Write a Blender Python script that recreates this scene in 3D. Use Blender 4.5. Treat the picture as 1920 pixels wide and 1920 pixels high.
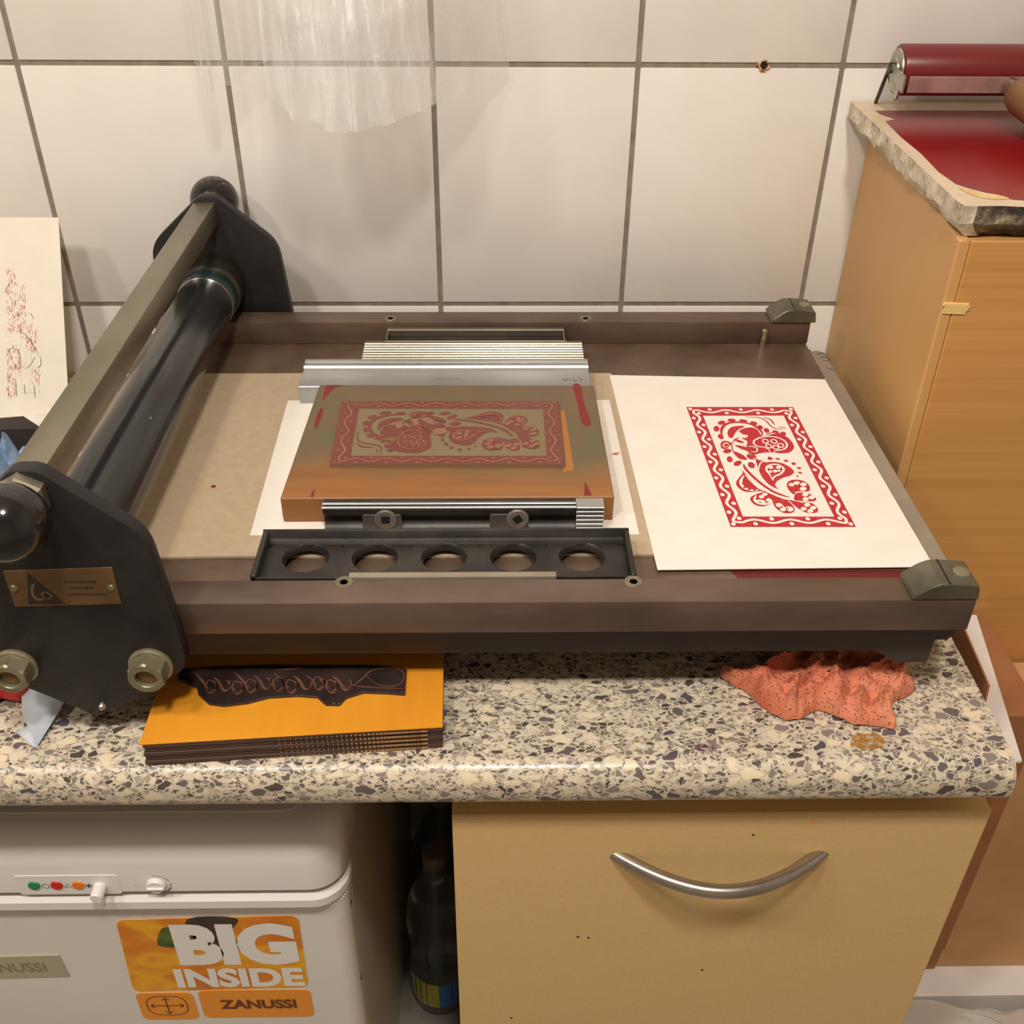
import bpy, bmesh, math, random
from mathutils import Vector, Matrix, noise
from mathutils.geometry import tessellate_polygon

for o in list(bpy.data.objects):
    bpy.data.objects.remove(o, do_unlink=True)
SC = bpy.context.scene
COL = SC.collection
PI = math.pi

# ------------------------------------------------------------------ camera
pitch, yaw, roll = math.radians(35.3155), math.radians(1.2016), math.radians(0.4874)
fwd = Vector((math.sin(yaw)*math.cos(pitch), math.cos(yaw)*math.cos(pitch), -math.sin(pitch)))
rgt = Vector((math.cos(yaw), -math.sin(yaw), 0))
upv = rgt.cross(fwd)
R = rgt*math.cos(roll) + upv*math.sin(roll)
U = upv*math.cos(roll) - rgt*math.sin(roll)
cam_d = bpy.data.cameras.new('camera')
cam_d.sensor_width = 36.0
cam_d.lens = 36.0*1960/1920
cam_d.clip_start = 0.02
cam = bpy.data.objects.new('camera', cam_d)
COL.objects.link(cam)
M = Matrix((R, U, -fwd)).transposed().to_4x4()
M.translation = Vector((0.4639, -1.0916, 1.4351))
cam.matrix_world = M
SC.camera = cam

# ------------------------------------------------------------------ light
SC.view_settings.view_transform = 'Standard'
SC.view_settings.look = 'None'
SC.view_settings.gamma = 1.0
SC.view_settings.use_curve_mapping = False
SC.view_settings.exposure = -0.06
world = bpy.data.worlds.new('world'); SC.world = world
world.use_nodes = True
world.node_tree.nodes['Background'].inputs[0].default_value = (1.0, 0.88, 0.74, 1)
world.node_tree.nodes['Background'].inputs[1].default_value = 0.05
def lamp(name, loc, target, sx, sy, power, col):
    d = bpy.data.lights.new(name, 'AREA'); d.shape = 'RECTANGLE'
    d.size = sx; d.size_y = sy; d.energy = power; d.color = col
    o = bpy.data.objects.new(name, d); COL.objects.link(o)
    o.location = loc
    o.rotation_euler = (Vector(target)-Vector(loc)).to_track_quat('-Z', 'Y').to_euler()
    return o
WARM = (1.0, 0.92, 0.83)
lamp('ceiling_lamp_a', (0.55, -1.26, 2.50), (0.5, -0.3, 0.9), 0.15, 0.15, 17, WARM)
lamp('ceiling_lamp_b', (-0.12, -1.26, 2.50), (0.3, -0.3, 0.9), 0.15, 0.15, 11, WARM)
lamp('ceiling_lamp_c', (-0.80, -1.20, 2.50), (0.2, -0.3, 0.9), 0.15, 0.15, 8, WARM)

# ------------------------------------------------------------------ helpers
def lin(c):
    return tuple(((v/255)/12.92 if v/255 <= .04045 else ((v/255+.055)/1.055)**2.4) for v in c) + (1,)

class NT:
    def __init__(s, name):
        m = bpy.data.materials.new(name); m.use_nodes = True
        s.m = m; s.t = m.node_tree; s.n = s.t.nodes; s.b = s.n['Principled BSDF']
        s.out = s.n['Material Output']; s.tc = s.n.new('ShaderNodeTexCoord')
    def new(s, k, **kw):
        n = s.n.new(k)
        for a, v in kw.items(): setattr(n, a, v)
        return n
    def link(s, a, b): s.t.links.new(a, b)
    def mapping(s, scale=(1,1,1), loc=(0,0,0), rot=(0,0,0)):
        mp = s.new('ShaderNodeMapping')
        mp.inputs['Scale'].default_value = scale; mp.inputs['Location'].default_value = loc
        mp.inputs['Rotation'].default_value = rot
        s.link(s.tc.outputs['Object'], mp.inputs['Vector']); return mp.outputs[0]
    def noise(s, scale, detail=4, vec=None, rough=.55):
        n = s.new('ShaderNodeTexNoise'); n.inputs['Scale'].default_value = scale
        n.inputs['Detail'].default_value = detail; n.inputs['Roughness'].default_value = rough
        s.link(vec if vec else s.tc.outputs['Object'], n.inputs['Vector']); return n.outputs['Fac']
    def voronoi(s, scale, feature='F1', vec=None, out='Distance'):
        n = s.new('ShaderNodeTexVoronoi', feature=feature); n.inputs['Scale'].default_value = scale
        s.link(vec if vec else s.tc.outputs['Object'], n.inputs['Vector']); return n.outputs[out]
    def ramp(s, fac, stops, interp='LINEAR'):
        r = s.new('ShaderNodeValToRGB'); r.color_ramp.interpolation = interp
        e = r.color_ramp.elements
        while len(e) < len(stops): e.new(.5)
        for el, (p, c) in zip(e, stops): el.position = p; el.color = c
        s.link(fac, r.inputs[0]); return r.outputs[0]
    def mix(s, fac, a, b, mode='MIX'):
        n = s.new('ShaderNodeMix', data_type='RGBA', blend_type=mode)
        for i, v in ((0, fac), (6, a), (7, b)):
            if isinstance(v, (int, float)): n.inputs[i].default_value = v
            elif isinstance(v, tuple): n.inputs[i].default_value = v
            else: s.link(v, n.inputs[i])
        return n.outputs[2]
    def math(s, op, a, b=0.0, clamp=False):
        n = s.new('ShaderNodeMath', operation=op, use_clamp=clamp)
        for i, v in ((0, a), (1, b)):
            if isinstance(v, (int, float)): n.inputs[i].default_value = v
            else: s.link(v, n.inputs[i])
        return n.outputs[0]
    def sep(s):
        n = s.new('ShaderNodeSeparateXYZ'); s.link(s.tc.outputs['Object'], n.inputs[0]); return n.outputs
    def set(s, color=None, rough=None, metal=None, bump=None, bstr=.2, bdist=.001, spec=None):
        for k, v in (('Base Color', color), ('Roughness', rough), ('Metallic', metal), ('Specular IOR Level', spec)):
            if v is None: continue
            if isinstance(v, (int, float, tuple)): s.b.inputs[k].default_value = v
            else: s.link(v, s.b.inputs[k])
        if bump is not None:
            n = s.new('ShaderNodeBump'); n.inputs['Strength'].default_value = bstr; n.inputs['Distance'].default_value = bdist
            s.link(bump, n.inputs['Height']); s.link(n.outputs[0], s.b.inputs['Normal'])
        return s.m

def mk(name, c1, c2=None, scale=20, rough=.5, metal=0, detail=5, lo=.35, hi=.65, bump=0, bscale=200, stretch=(1,1,1), spec=.5, rvar=0):
    m = NT(name)
    v = m.mapping(stretch) if stretch != (1,1,1) else None
    col = lin(c1)
    if c2: col = m.ramp(m.noise(scale, detail, v), [(lo, lin(c1)), (hi, lin(c2))])
    r = rough
    if rvar:
        n = m.noise(scale*1.7, 4, v)
        r = m.math('MULTIPLY_ADD', n, rvar); r.node.inputs[2].default_value = rough-rvar*.5
    m.set(col, r, metal, m.noise(bscale, 3, v) if bump else None, bump, spec=spec)
    return m.m

def cat(pts, n=6, closed=False):
    """Catmull-Rom through 2D or 3D points"""
    P = [Vector(p) for p in pts]; k = len(P); out = []
    rng = range(k if closed else k-1)
    for i in rng:
        p1, p2 = P[i], P[(i+1) % k]
        p0 = P[(i-1) % k] if closed or i > 0 else p1*2-p2
        p3 = P[(i+2) % k] if closed or i+2 < k else p2*2-p1
        for j in range(n):
            t = j/n
            out.append(.5*((2*p1)+(p2-p0)*t+(2*p0-5*p1+4*p2-p3)*t*t+(3*p1-p0-3*p2+p3)*t**3))
    if not closed: out.append(P[-1])
    return out

class MB:
    """collects shapes (world metres) into one mesh"""
    def __init__(s): s.v = []; s.f = []; s.mi = []
    def add(s, vs, fs, m=0):
        b = len(s.v); s.v += [Vector(v) for v in vs]
        s.f += [tuple(i+b for i in f) for f in fs]; s.mi += [m]*len(fs); return s
    def bm(s, bm, m=0):
        bm.verts.ensure_lookup_table(); bm.verts.index_update()
        s.add([v.co.copy() for v in bm.verts], [[v.index for v in f.verts] for f in bm.faces], m); bm.free(); return s
    def box(s, x0, x1, y0, y1, z0, z1, b=0, seg=1, m=0):
        bm = bmesh.new()
        bmesh.ops.create_cube(bm, size=1)
        for v in bm.verts:
            v.co = Vector(((x0+x1)/2+v.co.x*(x1-x0), (y0+y1)/2+v.co.y*(y1-y0), (z0+z1)/2+v.co.z*(z1-z0)))
        if b: bmesh.ops.bevel(bm, geom=bm.edges[:], offset=b, segments=seg, affect='EDGES', profile=.5)
        return s.bm(bm, m)
    def prism(s, poly, axis, a, b, bev=0, seg=1, m=0):
        """poly in the two other axes (in x,y,z order), extruded along axis from a to b"""
        bm = bmesh.new()
        def P(p, t):
            return {'x': (t, p[0], p[1]), 'y': (p[0], t, p[1]), 'z': (p[0], p[1], t)}[axis]
        va = [bm.verts.new(P(p, a)) for p in poly]; vb = [bm.verts.new(P(p, b)) for p in poly]
        bm.faces.new(va); bm.faces.new(vb[::-1]); n = len(poly)
        for i in range(n): bm.faces.new((va[i], vb[i], vb[(i+1) % n], va[(i+1) % n]))
        bmesh.ops.recalc_face_normals(bm, faces=bm.faces[:])
        if bev: bmesh.ops.bevel(bm, geom=bm.edges[:], offset=bev, segments=seg, affect='EDGES', profile=.5)
        return s.bm(bm, m)
    def lathe(s, prof, c, axis='z', seg=32, m=0, rot=0):
        """prof: list of (radius, height) along axis from centre c"""
        vs, fs = [], []
        for r, h in prof:
            for i in range(seg):
                a = 2*PI*i/seg+rot; p, q = r*math.cos(a), r*math.sin(a)
                vs.append({'z': (c[0]+p, c[1]+q, c[2]+h), 'y': (c[0]+p, c[1]+h, c[2]+q), 'x': (c[0]+h, c[1]+p, c[2]+q)}[axis])
        for k in range(len(prof)-1):
            for i in range(seg):
                j = (i+1) % seg; fs.append((k*seg+i, k*seg+j, (k+1)*seg+j, (k+1)*seg+i))
        if prof[0][0] > 1e-6: fs.append(tuple(range(seg))[::-1])
        if prof[-1][0] > 1e-6: fs.append(tuple((len(prof)-1)*seg+i for i in range(seg)))
        bm = bmesh.new(); V = [bm.verts.new(v) for v in vs]
        for f in fs:
            try: bm.faces.new([V[i] for i in f])
            except ValueError: pass
        bmesh.ops.remove_doubles(bm, verts=bm.verts[:], dist=1e-6)
        bmesh.ops.recalc_face_normals(bm, faces=bm.faces[:])
        return s.bm(bm, m)
    def rings(s, rings, m=0):
        n = len(rings[0])
        return s.add([p for r_ in rings for p in r_], [(k*n+i, k*n+(i+1) % n, (k+1)*n+(i+1) % n, (k+1)*n+i) for k in range(len(rings)-1) for i in range(n)] + [tuple((len(rings)-1)*n+i for i in range(n)), tuple(range(n))[::-1]], m)
    def tube(s, path, r, seg=10, m=0, sx=1.0):
        P = [Vector(p) for p in path]; n = len(P)
        rr = r if isinstance(r, (list, tuple)) else [r]*n
        vs, fs = [], []; up = Vector((0,0,1))
        T0 = (P[1]-P[0]).normalized()
        if abs(T0.dot(up)) > .9: up = Vector((0,1,0))
        for i, p in enumerate(P):
            T = (P[min(i+1, n-1)]-P[max(i-1, 0)]).normalized()
            A = T.cross(up).normalized(); B = A.cross(T)
            for k in range(seg):
                a = 2*PI*k/seg; vs.append(p+A*(rr[i]*sx*math.cos(a))+B*(rr[i]*math.sin(a)))
        for i in range(n-1):
            for k in range(seg):
                j = (k+1) % seg; fs.append((i*seg+k, i*seg+j, (i+1)*seg+j, (i+1)*seg+k))
        fs.append(tuple(range(seg))[::-1]); fs.append(tuple((n-1)*seg+k for k in range(seg)))
        return s.add(vs, fs, m)
    def fill(s, pts, fn, m=0):
        """flat filled outline, fn maps 2D to 3D"""
        P = [Vector((p[0], p[1], 0)) for p in pts]
        tr = tessellate_polygon([P])
        return s.add([fn(p) for p in P], [tuple(t) for t in tr], m)
    def stroke(s, pts, w, fn, m=0, taper=True):
        P = [Vector((p[0], p[1])) for p in pts]; n = len(P); L = []; Rr = []
        for i, p in enumerate(P):
            T = P[min(i+1, n-1)]-P[max(i-1, 0)]
            if T.length < 1e-9: T = Vector((1,0))
            N = Vector((-T.y, T.x)).normalized()
            k = w/2*(min(1, .35+3*min(i, n-1-i)/n) if taper else 1)
            L.append(p+N*k); Rr.append(p-N*k)
        return s.add([fn(q) for q in L+Rr], [(i, i+1, n+i+1, n+i) for i in range(n-1)], m)
    def grid(s, nx, ny, fn, m=0):
        vs = [fn(i/nx, j/ny) for j in range(ny+1) for i in range(nx+1)]
        fs = [(j*(nx+1)+i, j*(nx+1)+i+1, (j+1)*(nx+1)+i+1, (j+1)*(nx+1)+i) for j in range(ny) for i in range(nx)]
        return s.add(vs, fs, m)

ROOT = {}
def root_of(o):
    while o.parent: o = o.parent
    return o
def tag(o, label, cat_, group=None):
    o['label'] = label; o['category'] = cat_
    if group: o['group'] = group
    return o
def build(name, mb, mats, parent=None, origin=(0,0,0), angle=35):
    org = ROOT[root_of(parent).name] if parent else Vector(origin)
    me = bpy.data.meshes.new(name)
    me.from_pydata([v-org for v in mb.v], [], mb.f)
    if not isinstance(mats, (list, tuple)): mats = [mats]
    for m in mats: me.materials.append(m)
    me.polygons.foreach_set('material_index', mb.mi)
    me.polygons.foreach_set('use_smooth', [True]*len(me.polygons))
    me.update()
    if angle < 179: me.set_sharp_from_angle(angle=math.radians(angle))
    o = bpy.data.objects.new(name, me); COL.objects.link(o)
    if parent: o.parent = parent
    else: o.location = org; ROOT[o.name] = org
    return o
def thing(name, label, cat_, loc, group=None):
    o = bpy.data.objects.new(name, None); o.empty_display_size = .02
    COL.objects.link(o); o.location = loc; ROOT[o.name] = Vector(loc)
    return tag(o, label, cat_, group)
def struct(name, mb, mats, origin=(0,0,0)):
    o = build(name, mb, mats, None, origin); o['kind'] = 'structure'; return o
def text_polys(mb, body, x0, x1, z0, z1, y, off=0.0, m=0, fn=None, shear=0.0):
    """lettering as flat mesh fitted into a rectangle"""
    cu = bpy.data.curves.new('t', 'FONT'); cu.body = body; cu.size = 1; cu.offset = off; cu.resolution_u = 4
    cu.shear = shear
    ob = bpy.data.objects.new('t', cu); COL.objects.link(ob)
    dg = bpy.context.evaluated_depsgraph_get(); dg.update()
    me = bpy.data.meshes.new_from_object(ob.evaluated_get(dg))
    xs = [v.co.x for v in me.vertices]; ys = [v.co.y for v in me.vertices]
    ax, bx, ay, by = min(xs), max(xs), min(ys), max(ys)
    g = fn or (lambda p: Vector((p[0], y, p[1])))
    vs = [g((x0+(v.co.x-ax)/(bx-ax)*(x1-x0), z0+(v.co.y-ay)/(by-ay)*(z1-z0))) for v in me.vertices]
    mb.add(vs, [tuple(p.vertices) for p in me.polygons], m)
    bpy.data.objects.remove(ob); bpy.data.curves.remove(cu); bpy.data.meshes.remove(me)
def rrect(x0, x1, y0, y1, r, n=5):
    out = []
    for cx, cy, a0 in ((x1-r, y1-r, 0), (x0+r, y1-r, 90), (x0+r, y0+r, 180), (x1-r, y0+r, 270)):
        for i in range(n+1):
            a = math.radians(a0+90*i/n); out.append((cx+r*math.cos(a), cy+r*math.sin(a)))
    return out
def round_poly(poly, rad, n=6):
    out = []; k = len(poly)
    for i in range(k):
        p = Vector(poly[i]); r = rad[i]
        if not r: out.append(tuple(p)); continue
        A = (Vector(poly[i-1])-p).normalized(); B = (Vector(poly[(i+1) % k])-p).normalized()
        s, e = p+A*r, p+B*r
        for j in range(n+1):
            t = j/n; out.append(tuple(s*(1-t)**2+p*2*t*(1-t)+e*t*t))
    return out
def fbm(p, o=4): return noise.fractal(Vector(p), 1.0, 2.0, o)

# ------------------------------------------------------------------ materials
m_tile = mk('tile_glaze', (240,235,228), (234,228,220), 9, .22, bump=.05, bscale=60)
m_grout = mk('grout', (150,139,124), (130,119,105), 60, .9, bump=.3)
m_plaster = mk('plaster', (222,214,204), (212,204,194), 6, .8)
m_floor = mk('floor_lino', (168,160,150), (150,142,132), 30, .5)
m_iron = mk('bed_steel', (122,102,84), (88,68,54), 14, .38, .25, lo=.3, hi=.7, bump=.06, bscale=300, rvar=.25)
m_rail = mk('rail_steel', (116,96,83), (84,67,57), 22, .38, .3, lo=.3, hi=.72, stretch=(.5,1,1), bump=.05, bscale=300, rvar=.2)
m_base = mk('base_enamel', (64,56,52), (50,43,40), 18, .5, .1, bump=.08)
m_plate = mk('crinkle_enamel', (44,41,40), (33,30,30), 30, .5, .0, bump=.35, bscale=420, spec=.35)
m_bar = mk('bar_steel', (140,133,114), (112,105,88), 16, .36, .65, stretch=(1,.3,1), rvar=.2)
m_roll = mk('roller_rubber', (46,47,48), (36,37,38), 12, .2, .0, stretch=(1,.2,1), rvar=.1, spec=.6)
m_ring = mk('roller_collar', (98,92,78), (70,64,54), 25, .35, .8)
m_teal = mk('teal_ring', (30,62,60), (24,48,46), 20, .35)
m_knob = mk('bakelite', (32,30,29), (24,22,21), 10, .13, spec=.6)
m_nut = mk('zinc_nut', (158,152,124), (124,118,92), 40, .42, .55)
m_chrome = mk('bright_steel', (205,200,192), (160,155,148), 40, .22, .95)
m_brass = mk('nameplate_brass', (134,104,66), (112,84,54), 18, .5, .35)
m_black = mk('black_paint', (24,22,21), None, rough=.5)
m_alu = mk('aluminium', (196,198,196), (160,164,166), 10, .28, .9, stretch=(.15,1,1), rvar=.12)
m_alu2 = mk('warm_aluminium', (176,168,148), (120,112,96), 16, .26, .9, stretch=(.1,1,1), rvar=.2)
m_cast = mk('cast_iron', (70,66,62), (48,45,43), 24, .42, .5, bump=.1, bscale=350)
m_strip = mk('grey_strip', (150,138,120), (128,116,100), 14, .75)
m_card = mk('greyboard', (188,168,140), (181,160,132), 120, .9, detail=8, bump=.12, bscale=500)
m_paper = mk('white_paper', (238,232,222), (234,227,216), 30, .85)
m_paperw = mk('warm_paper', (240,232,216), (236,227,210), 30, .85)
m_white = mk('white_enamel', (232,228,221), (226,221,213), 5, .3)
m_wplast = mk('white_plastic', (238,236,230), None, rough=.3)
m_gap = mk('seal_grey', (120,112,102), None, rough=.7)
m_yel = mk('yellow_laminate', (226,191,132), (222,187,127), 260, .5, detail=2)
m_yeld = mk('carcass_laminate', (205,165,98), None, rough=.55)
m_handle = mk('satin_nickel', (176,168,158), (162,154,145), 60, .32, .9)
m_stone_d = None
m_darkcloth = mk('dark_plastic', (48,38,35), (30,24,22), 30, .4)
m_blue = mk('blue_tissue', (150,176,206), (132,158,190), 40, .9, bump=.3, bscale=250)
m_wtis = mk('pale_tissue', (206,212,220), (190,198,208), 40, .9, bump=.3, bscale=350)
m_redp = mk('red_plastic', (205,34,26), None, rough=.35)
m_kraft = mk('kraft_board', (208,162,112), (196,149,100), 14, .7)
m_kraftd = mk('kraft_brown_shade', (172,116,74), (158,104,66), 14, .8)  # plain brown card; on the narrow box its darker tone holds shade
m_wboard = mk('white_board', (238,233,228), (230,224,218), 20, .7)
m_orange = mk('orange_stain', (232,158,36), (222,144,28), 22, .6, stretch=(1,.25,1), bump=.05)
m_ply = mk('ply_edge', (92,66,54), (70,48,40), 60, .6, stretch=(.1,1,1))
m_plyl = mk('ply_pale', (186,140,92), None, rough=.6)
m_dlino = mk('dark_lino', (62,48,44), (44,34,32), 40, .3, bump=.1)
m_copper = mk('lettering_lino', (124,84,68), (100,64,52), 60, .32, bump=.1)
m_redink = mk('wet_red_ink', (142,18,22), (126,14,18), 7, .2, spec=.45)
m_rroll = mk('ink_roller', (116,38,38), (102,31,32), 8, .3)
m_frame = mk('brayer_steel', (196,192,176), (168,163,146), 40, .35, .75)
m_inked = mk('inked_frame', (184,148,140), (150,116,108), 30, .35, .35)
m_hwood = mk('handle_wood', (138,98,62), (112,76,46), 25, .4, stretch=(1,.3,1))
m_stain = mk('dark_red_stain', (104,30,26), None, rough=.5)
m_redpaint = mk('red_paint', (130,32,33), (118,28,29), 40, .5)
m_pen = mk('pen_line', (70,58,46), None, rough=.8)
m_green = mk('indicator_green', (30,140,80), None, rough=.4)
m_red = mk('indicator_red', (206,34,36), None, rough=.4)
m_orl = mk('indicator_orange', (238,132,44), None, rough=.4)
m_badge = mk('badge_grey', (176,172,142), None, rough=.4)
m_badged = mk('badge_text', (140,136,108), None, rough=.5)
m_stk = mk('sticker_orange', (240,152,32), None, rough=.35)
m_stkt = mk('sticker_text', (112,56,26), None, rough=.5)
m_leaf = mk('leaf_green', (96,112,40), (44,62,26), 60, .5)
m_leafd = mk('leaf_dark', (70,52,36), (52,44,26), 60, .5)
m_peel = mk('peeled_paint', (240,204,130), None, rough=.8)

def tz():
    m = NT('terrazzo_laminate')
    v = m.mapping((.78,1.15,1.05))
    w = m.new('ShaderNodeTexNoise'); w.inputs['Scale'].default_value = 95; m.link(v, w.inputs['Vector'])
    wv = m.new('ShaderNodeVectorMath', operation='MULTIPLY_ADD')
    m.link(w.outputs['Color'], wv.inputs[0]); wv.inputs[1].default_value = (.009,.009,.009); m.link(v, wv.inputs[2])
    vec = wv.outputs[0]
    def layer(scale):
        n = m.new('ShaderNodeTexVoronoi', feature='F1'); n.inputs['Scale'].default_value = scale; m.link(vec, n.inputs['Vector'])
        e = m.new('ShaderNodeTexVoronoi', feature='DISTANCE_TO_EDGE'); e.inputs['Scale'].default_value = scale; m.link(vec, e.inputs['Vector'])
        sx = m.new('ShaderNodeSeparateColor'); m.link(n.outputs['Color'], sx.inputs[0])
        return sx.outputs, e.outputs['Distance']
    base = lin((208,196,174))
    s0, e0 = layer(430)
    tiny = m.ramp(s0[0], [(0, lin((210,198,176))), (.40, lin((168,156,138))), (.62, lin((124,113,102))), (.82, lin((98,88,82)))], 'CONSTANT')
    c = m.mix(m.ramp(e0, [(.06, (0,0,0,1)), (.12, (1,1,1,1))]), base, tiny)
    s1, e1 = layer(240)
    small = m.ramp(s1[1], [(0, lin((222,208,180))), (.34, lin((166,154,138))), (.50, lin((136,126,116))), (.68, lin((106,96,90))), (.86, lin((84,74,70)))], 'CONSTANT')
    on1 = m.math('GREATER_THAN', s1[0], .48)
    c = m.mix(m.math('MULTIPLY', on1, m.ramp(e1, [(.02, (0,0,0,1)), (.05, (1,1,1,1))])), c, base)
    c = m.mix(m.math('MULTIPLY', on1, m.ramp(e1, [(.075, (0,0,0,1)), (.11, (1,1,1,1))])), c, small)
    s2, e2 = layer(118)
    big = m.ramp(s2[1], [(0, lin((228,212,180))), (.36, lin((222,208,180))), (.46, lin((138,127,120))), (.62, lin((106,96,94))), (.78, lin((84,74,72))), (.92, lin((92,84,94)))], 'CONSTANT')
    on = m.math('GREATER_THAN', s2[0], .76)
    c = m.mix(m.math('MULTIPLY', on, m.ramp(e2, [(.02, (0,0,0,1)), (.06, (1,1,1,1))])), c, base)
    c = m.mix(m.math('MULTIPLY', on, m.ramp(e2, [(.10, (0,0,0,1)), (.13, (1,1,1,1))])), c, big)
    return m.set(c, .28, 0, spec=.5)
m_terr = tz()

def wood(name, c1, c2, scale, stretch, rough=.45):
    m = NT(name)
    v = m.mapping(stretch)
    g = m.noise(scale, 8, v, .65)
    f = m.noise(scale*5, 4, v)
    c = m.ramp(g, [(.32, lin(c2)), (.62, lin(c1))])
    c = m.mix(.18, c, m.ramp(f, [(.4, lin(c2)), (.6, lin(c1))]), 'MULTIPLY')
    return m.set(c, rough, 0)
m_woodf = wood('beech_front', (214,163,96), (202,150,85), 14, (.07,1,7.0))
m_woods = wood('beech_side', (216,172,112), (208,162,102), 4, (1,1,.4))

def blockwood():
    m = NT('stained_block')
    g = m.noise(10, 8, m.mapping((.35,3,3)), .65)
    wood_ = m.ramp(g, [(.3, lin((128,82,40))), (.65, lin((156,104,52)))])
    x, y, z = m.sep()
    n = m.noise(14, 5); n2 = m.noise(26, 4)
    grey = m.ramp(n2, [(.35, lin((112,92,68))), (.52, lin((104,90,68))), (.7, lin((92,94,62)))])
    # ink-stained zone: everything behind the front strip; origin at block centre, y forward negative
    t = m.math('MULTIPLY_ADD', n, .07); t.node.inputs[2].default_value = -.035
    yy = m.math('ADD', y, t)
    mk_ = m.ramp(m.math('MULTIPLY_ADD', yy, 22), [(.0, (0,0,0,1)), (1, (1,1,1,1))]); mk_.node.inputs[0].links[0].from_node.inputs[2].default_value = 1.55
    top = m.math('GREATER_THAN', z, .0215)
    f = m.math('MULTIPLY', mk_, top)
    f = m.math('MULTIPLY', f, .92)
    return m.set(m.mix(f, wood_, grey), .5, 0)
m_block = blockwood()

def inkmat(name, red, under, lo, hi, scale, rough):
    m = NT(name)
    n = m.noise(scale, 6, None, .7)
    return m.set(m.ramp(n, [(lo, lin(red)), (hi, lin(under))]), rough, 0)
m_ink = inkmat('print_ink', (184,24,40), (220,112,112), .50, .74, 900, .6)
m_linos = inkmat('inked_lino', (114,52,44), (122,70,54), .45, .75, 120, .38)
m_linog = inkmat('carved_lino', (132,110,84), (120,110,76), .35, .65, 90, .6)
m_linoc = mk('carved_line', (150,104,82), (136,94,72), 60, .6)

def stone():
    m = NT('limestone')
    n = m.noise(45, 8, None, .7); p = m.noise(130, 4)
    c = m.ramp(n, [(.3, lin((124,110,88))), (.45, lin((198,184,156))), (.62, lin((236,226,206)))])
    pits = m.ramp(p, [(.62, (0,0,0,1)), (.70, (1,1,1,1))])
    c = m.mix(m.math('MULTIPLY', pits, .75), c, lin((80,68,52)))
    return m.set(c, .55, 0, n, .9, .004)
m_stone = stone()
def stonef():
    m = NT('stone_painted_front')
    n = m.noise(38, 8, None, .75)
    c = m.ramp(n, [(.35, lin((42,36,40))), (.48, lin((70,58,54))), (.56, lin((130,112,84))), (.7, lin((206,194,168)))])
    return m.set(c, .5, 0, n, 1.0, .005)
m_stonef = stonef()
m_stonet = mk('stone_top', (218,198,170), (206,186,158), 30, .5)

def ragmat():
    m = NT('perforated_cloth')
    d = m.voronoi(420, 'F1')
    col = m.ramp(m.noise(28, 4), [(.35, lin((206,112,80))), (.65, lin((222,142,108)))])
    hole = m.ramp(d, [(.22, (1,1,1,1)), (.32, (0,0,0,1))])
    c = m.mix(m.math('MULTIPLY', hole, .8), col, lin((96,40,28)))
    return m.set(c, .8, 0, m.noise(160, 3), .4, .002)
m_rag = ragmat()

def netmat(name, dens, shine):
    m = NT(name)
    tr = m.new('ShaderNodeBsdfTransparent')
    st = m.noise(46, 6, m.mapping((2.2,2.2,.55), rot=(0,.5,0)), .7)
    weave = m.noise(900, 2)
    f = m.math('MULTIPLY_ADD', m.ramp(st, [(.5, (0,0,0,1)), (.72, (1,1,1,1))]), shine); f.node.inputs[2].default_value = dens
    f = m.math('MULTIPLY_ADD', weave, .12); f.node.inputs[2].default_value = 0
    a = m.math('MULTIPLY_ADD', m.ramp(st, [(.52, (0,0,0,1)), (.70, (1,1,1,1))]), shine); a.node.inputs[2].default_value = dens
    fac = m.math('ADD', a, f, True)
    m.set(lin((250,248,244)), .45, 0, st, .5, .003)
    mx = m.new('ShaderNodeMixShader'); m.link(fac, mx.inputs[0]); m.link(tr.outputs[0], mx.inputs[1]); m.link(m.b.outputs[0], mx.inputs[2])
    m.link(mx.outputs[0], m.out.inputs[0]); return m.m
m_net1 = netmat('sheer_net', .18, .06)
m_net2 = netmat('crinkled_net', .28, .55)

def plastic(name, col, tint):
    m = NT(name); m.set(lin(col), .08, 0)
    m.b.inputs['Transmission Weight'].default_value = tint; m.b.inputs['IOR'].default_value = 1.3
    return m.m
m_pet = plastic('clear_bottle', (196,200,196), .92)
def bagmat():
    m = NT('thin_plastic_bag'); tr = m.new('ShaderNodeBsdfTransparent'); m.set(lin((214,208,196)), .25)
    mx = m.new('ShaderNodeMixShader'); mx.inputs[0].default_value = .8
    m.link(tr.outputs[0], mx.inputs[1]); m.link(m.b.outputs[0], mx.inputs[2]); m.link(mx.outputs[0], m.out.inputs[0]); return m.m
m_bag = bagmat()
def stickermat():
    m = NT('sticker_photo')
    n = m.noise(16, 2, m.mapping((1,1,1.6)))
    return m.set(m.ramp(n, [(.3, lin((206,112,22))), (.45, lin((226,136,20))), (.55, lin((244,180,20))), (.7, lin((222,124,30)))]), .35, 0)
m_stkp = stickermat()

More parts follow.
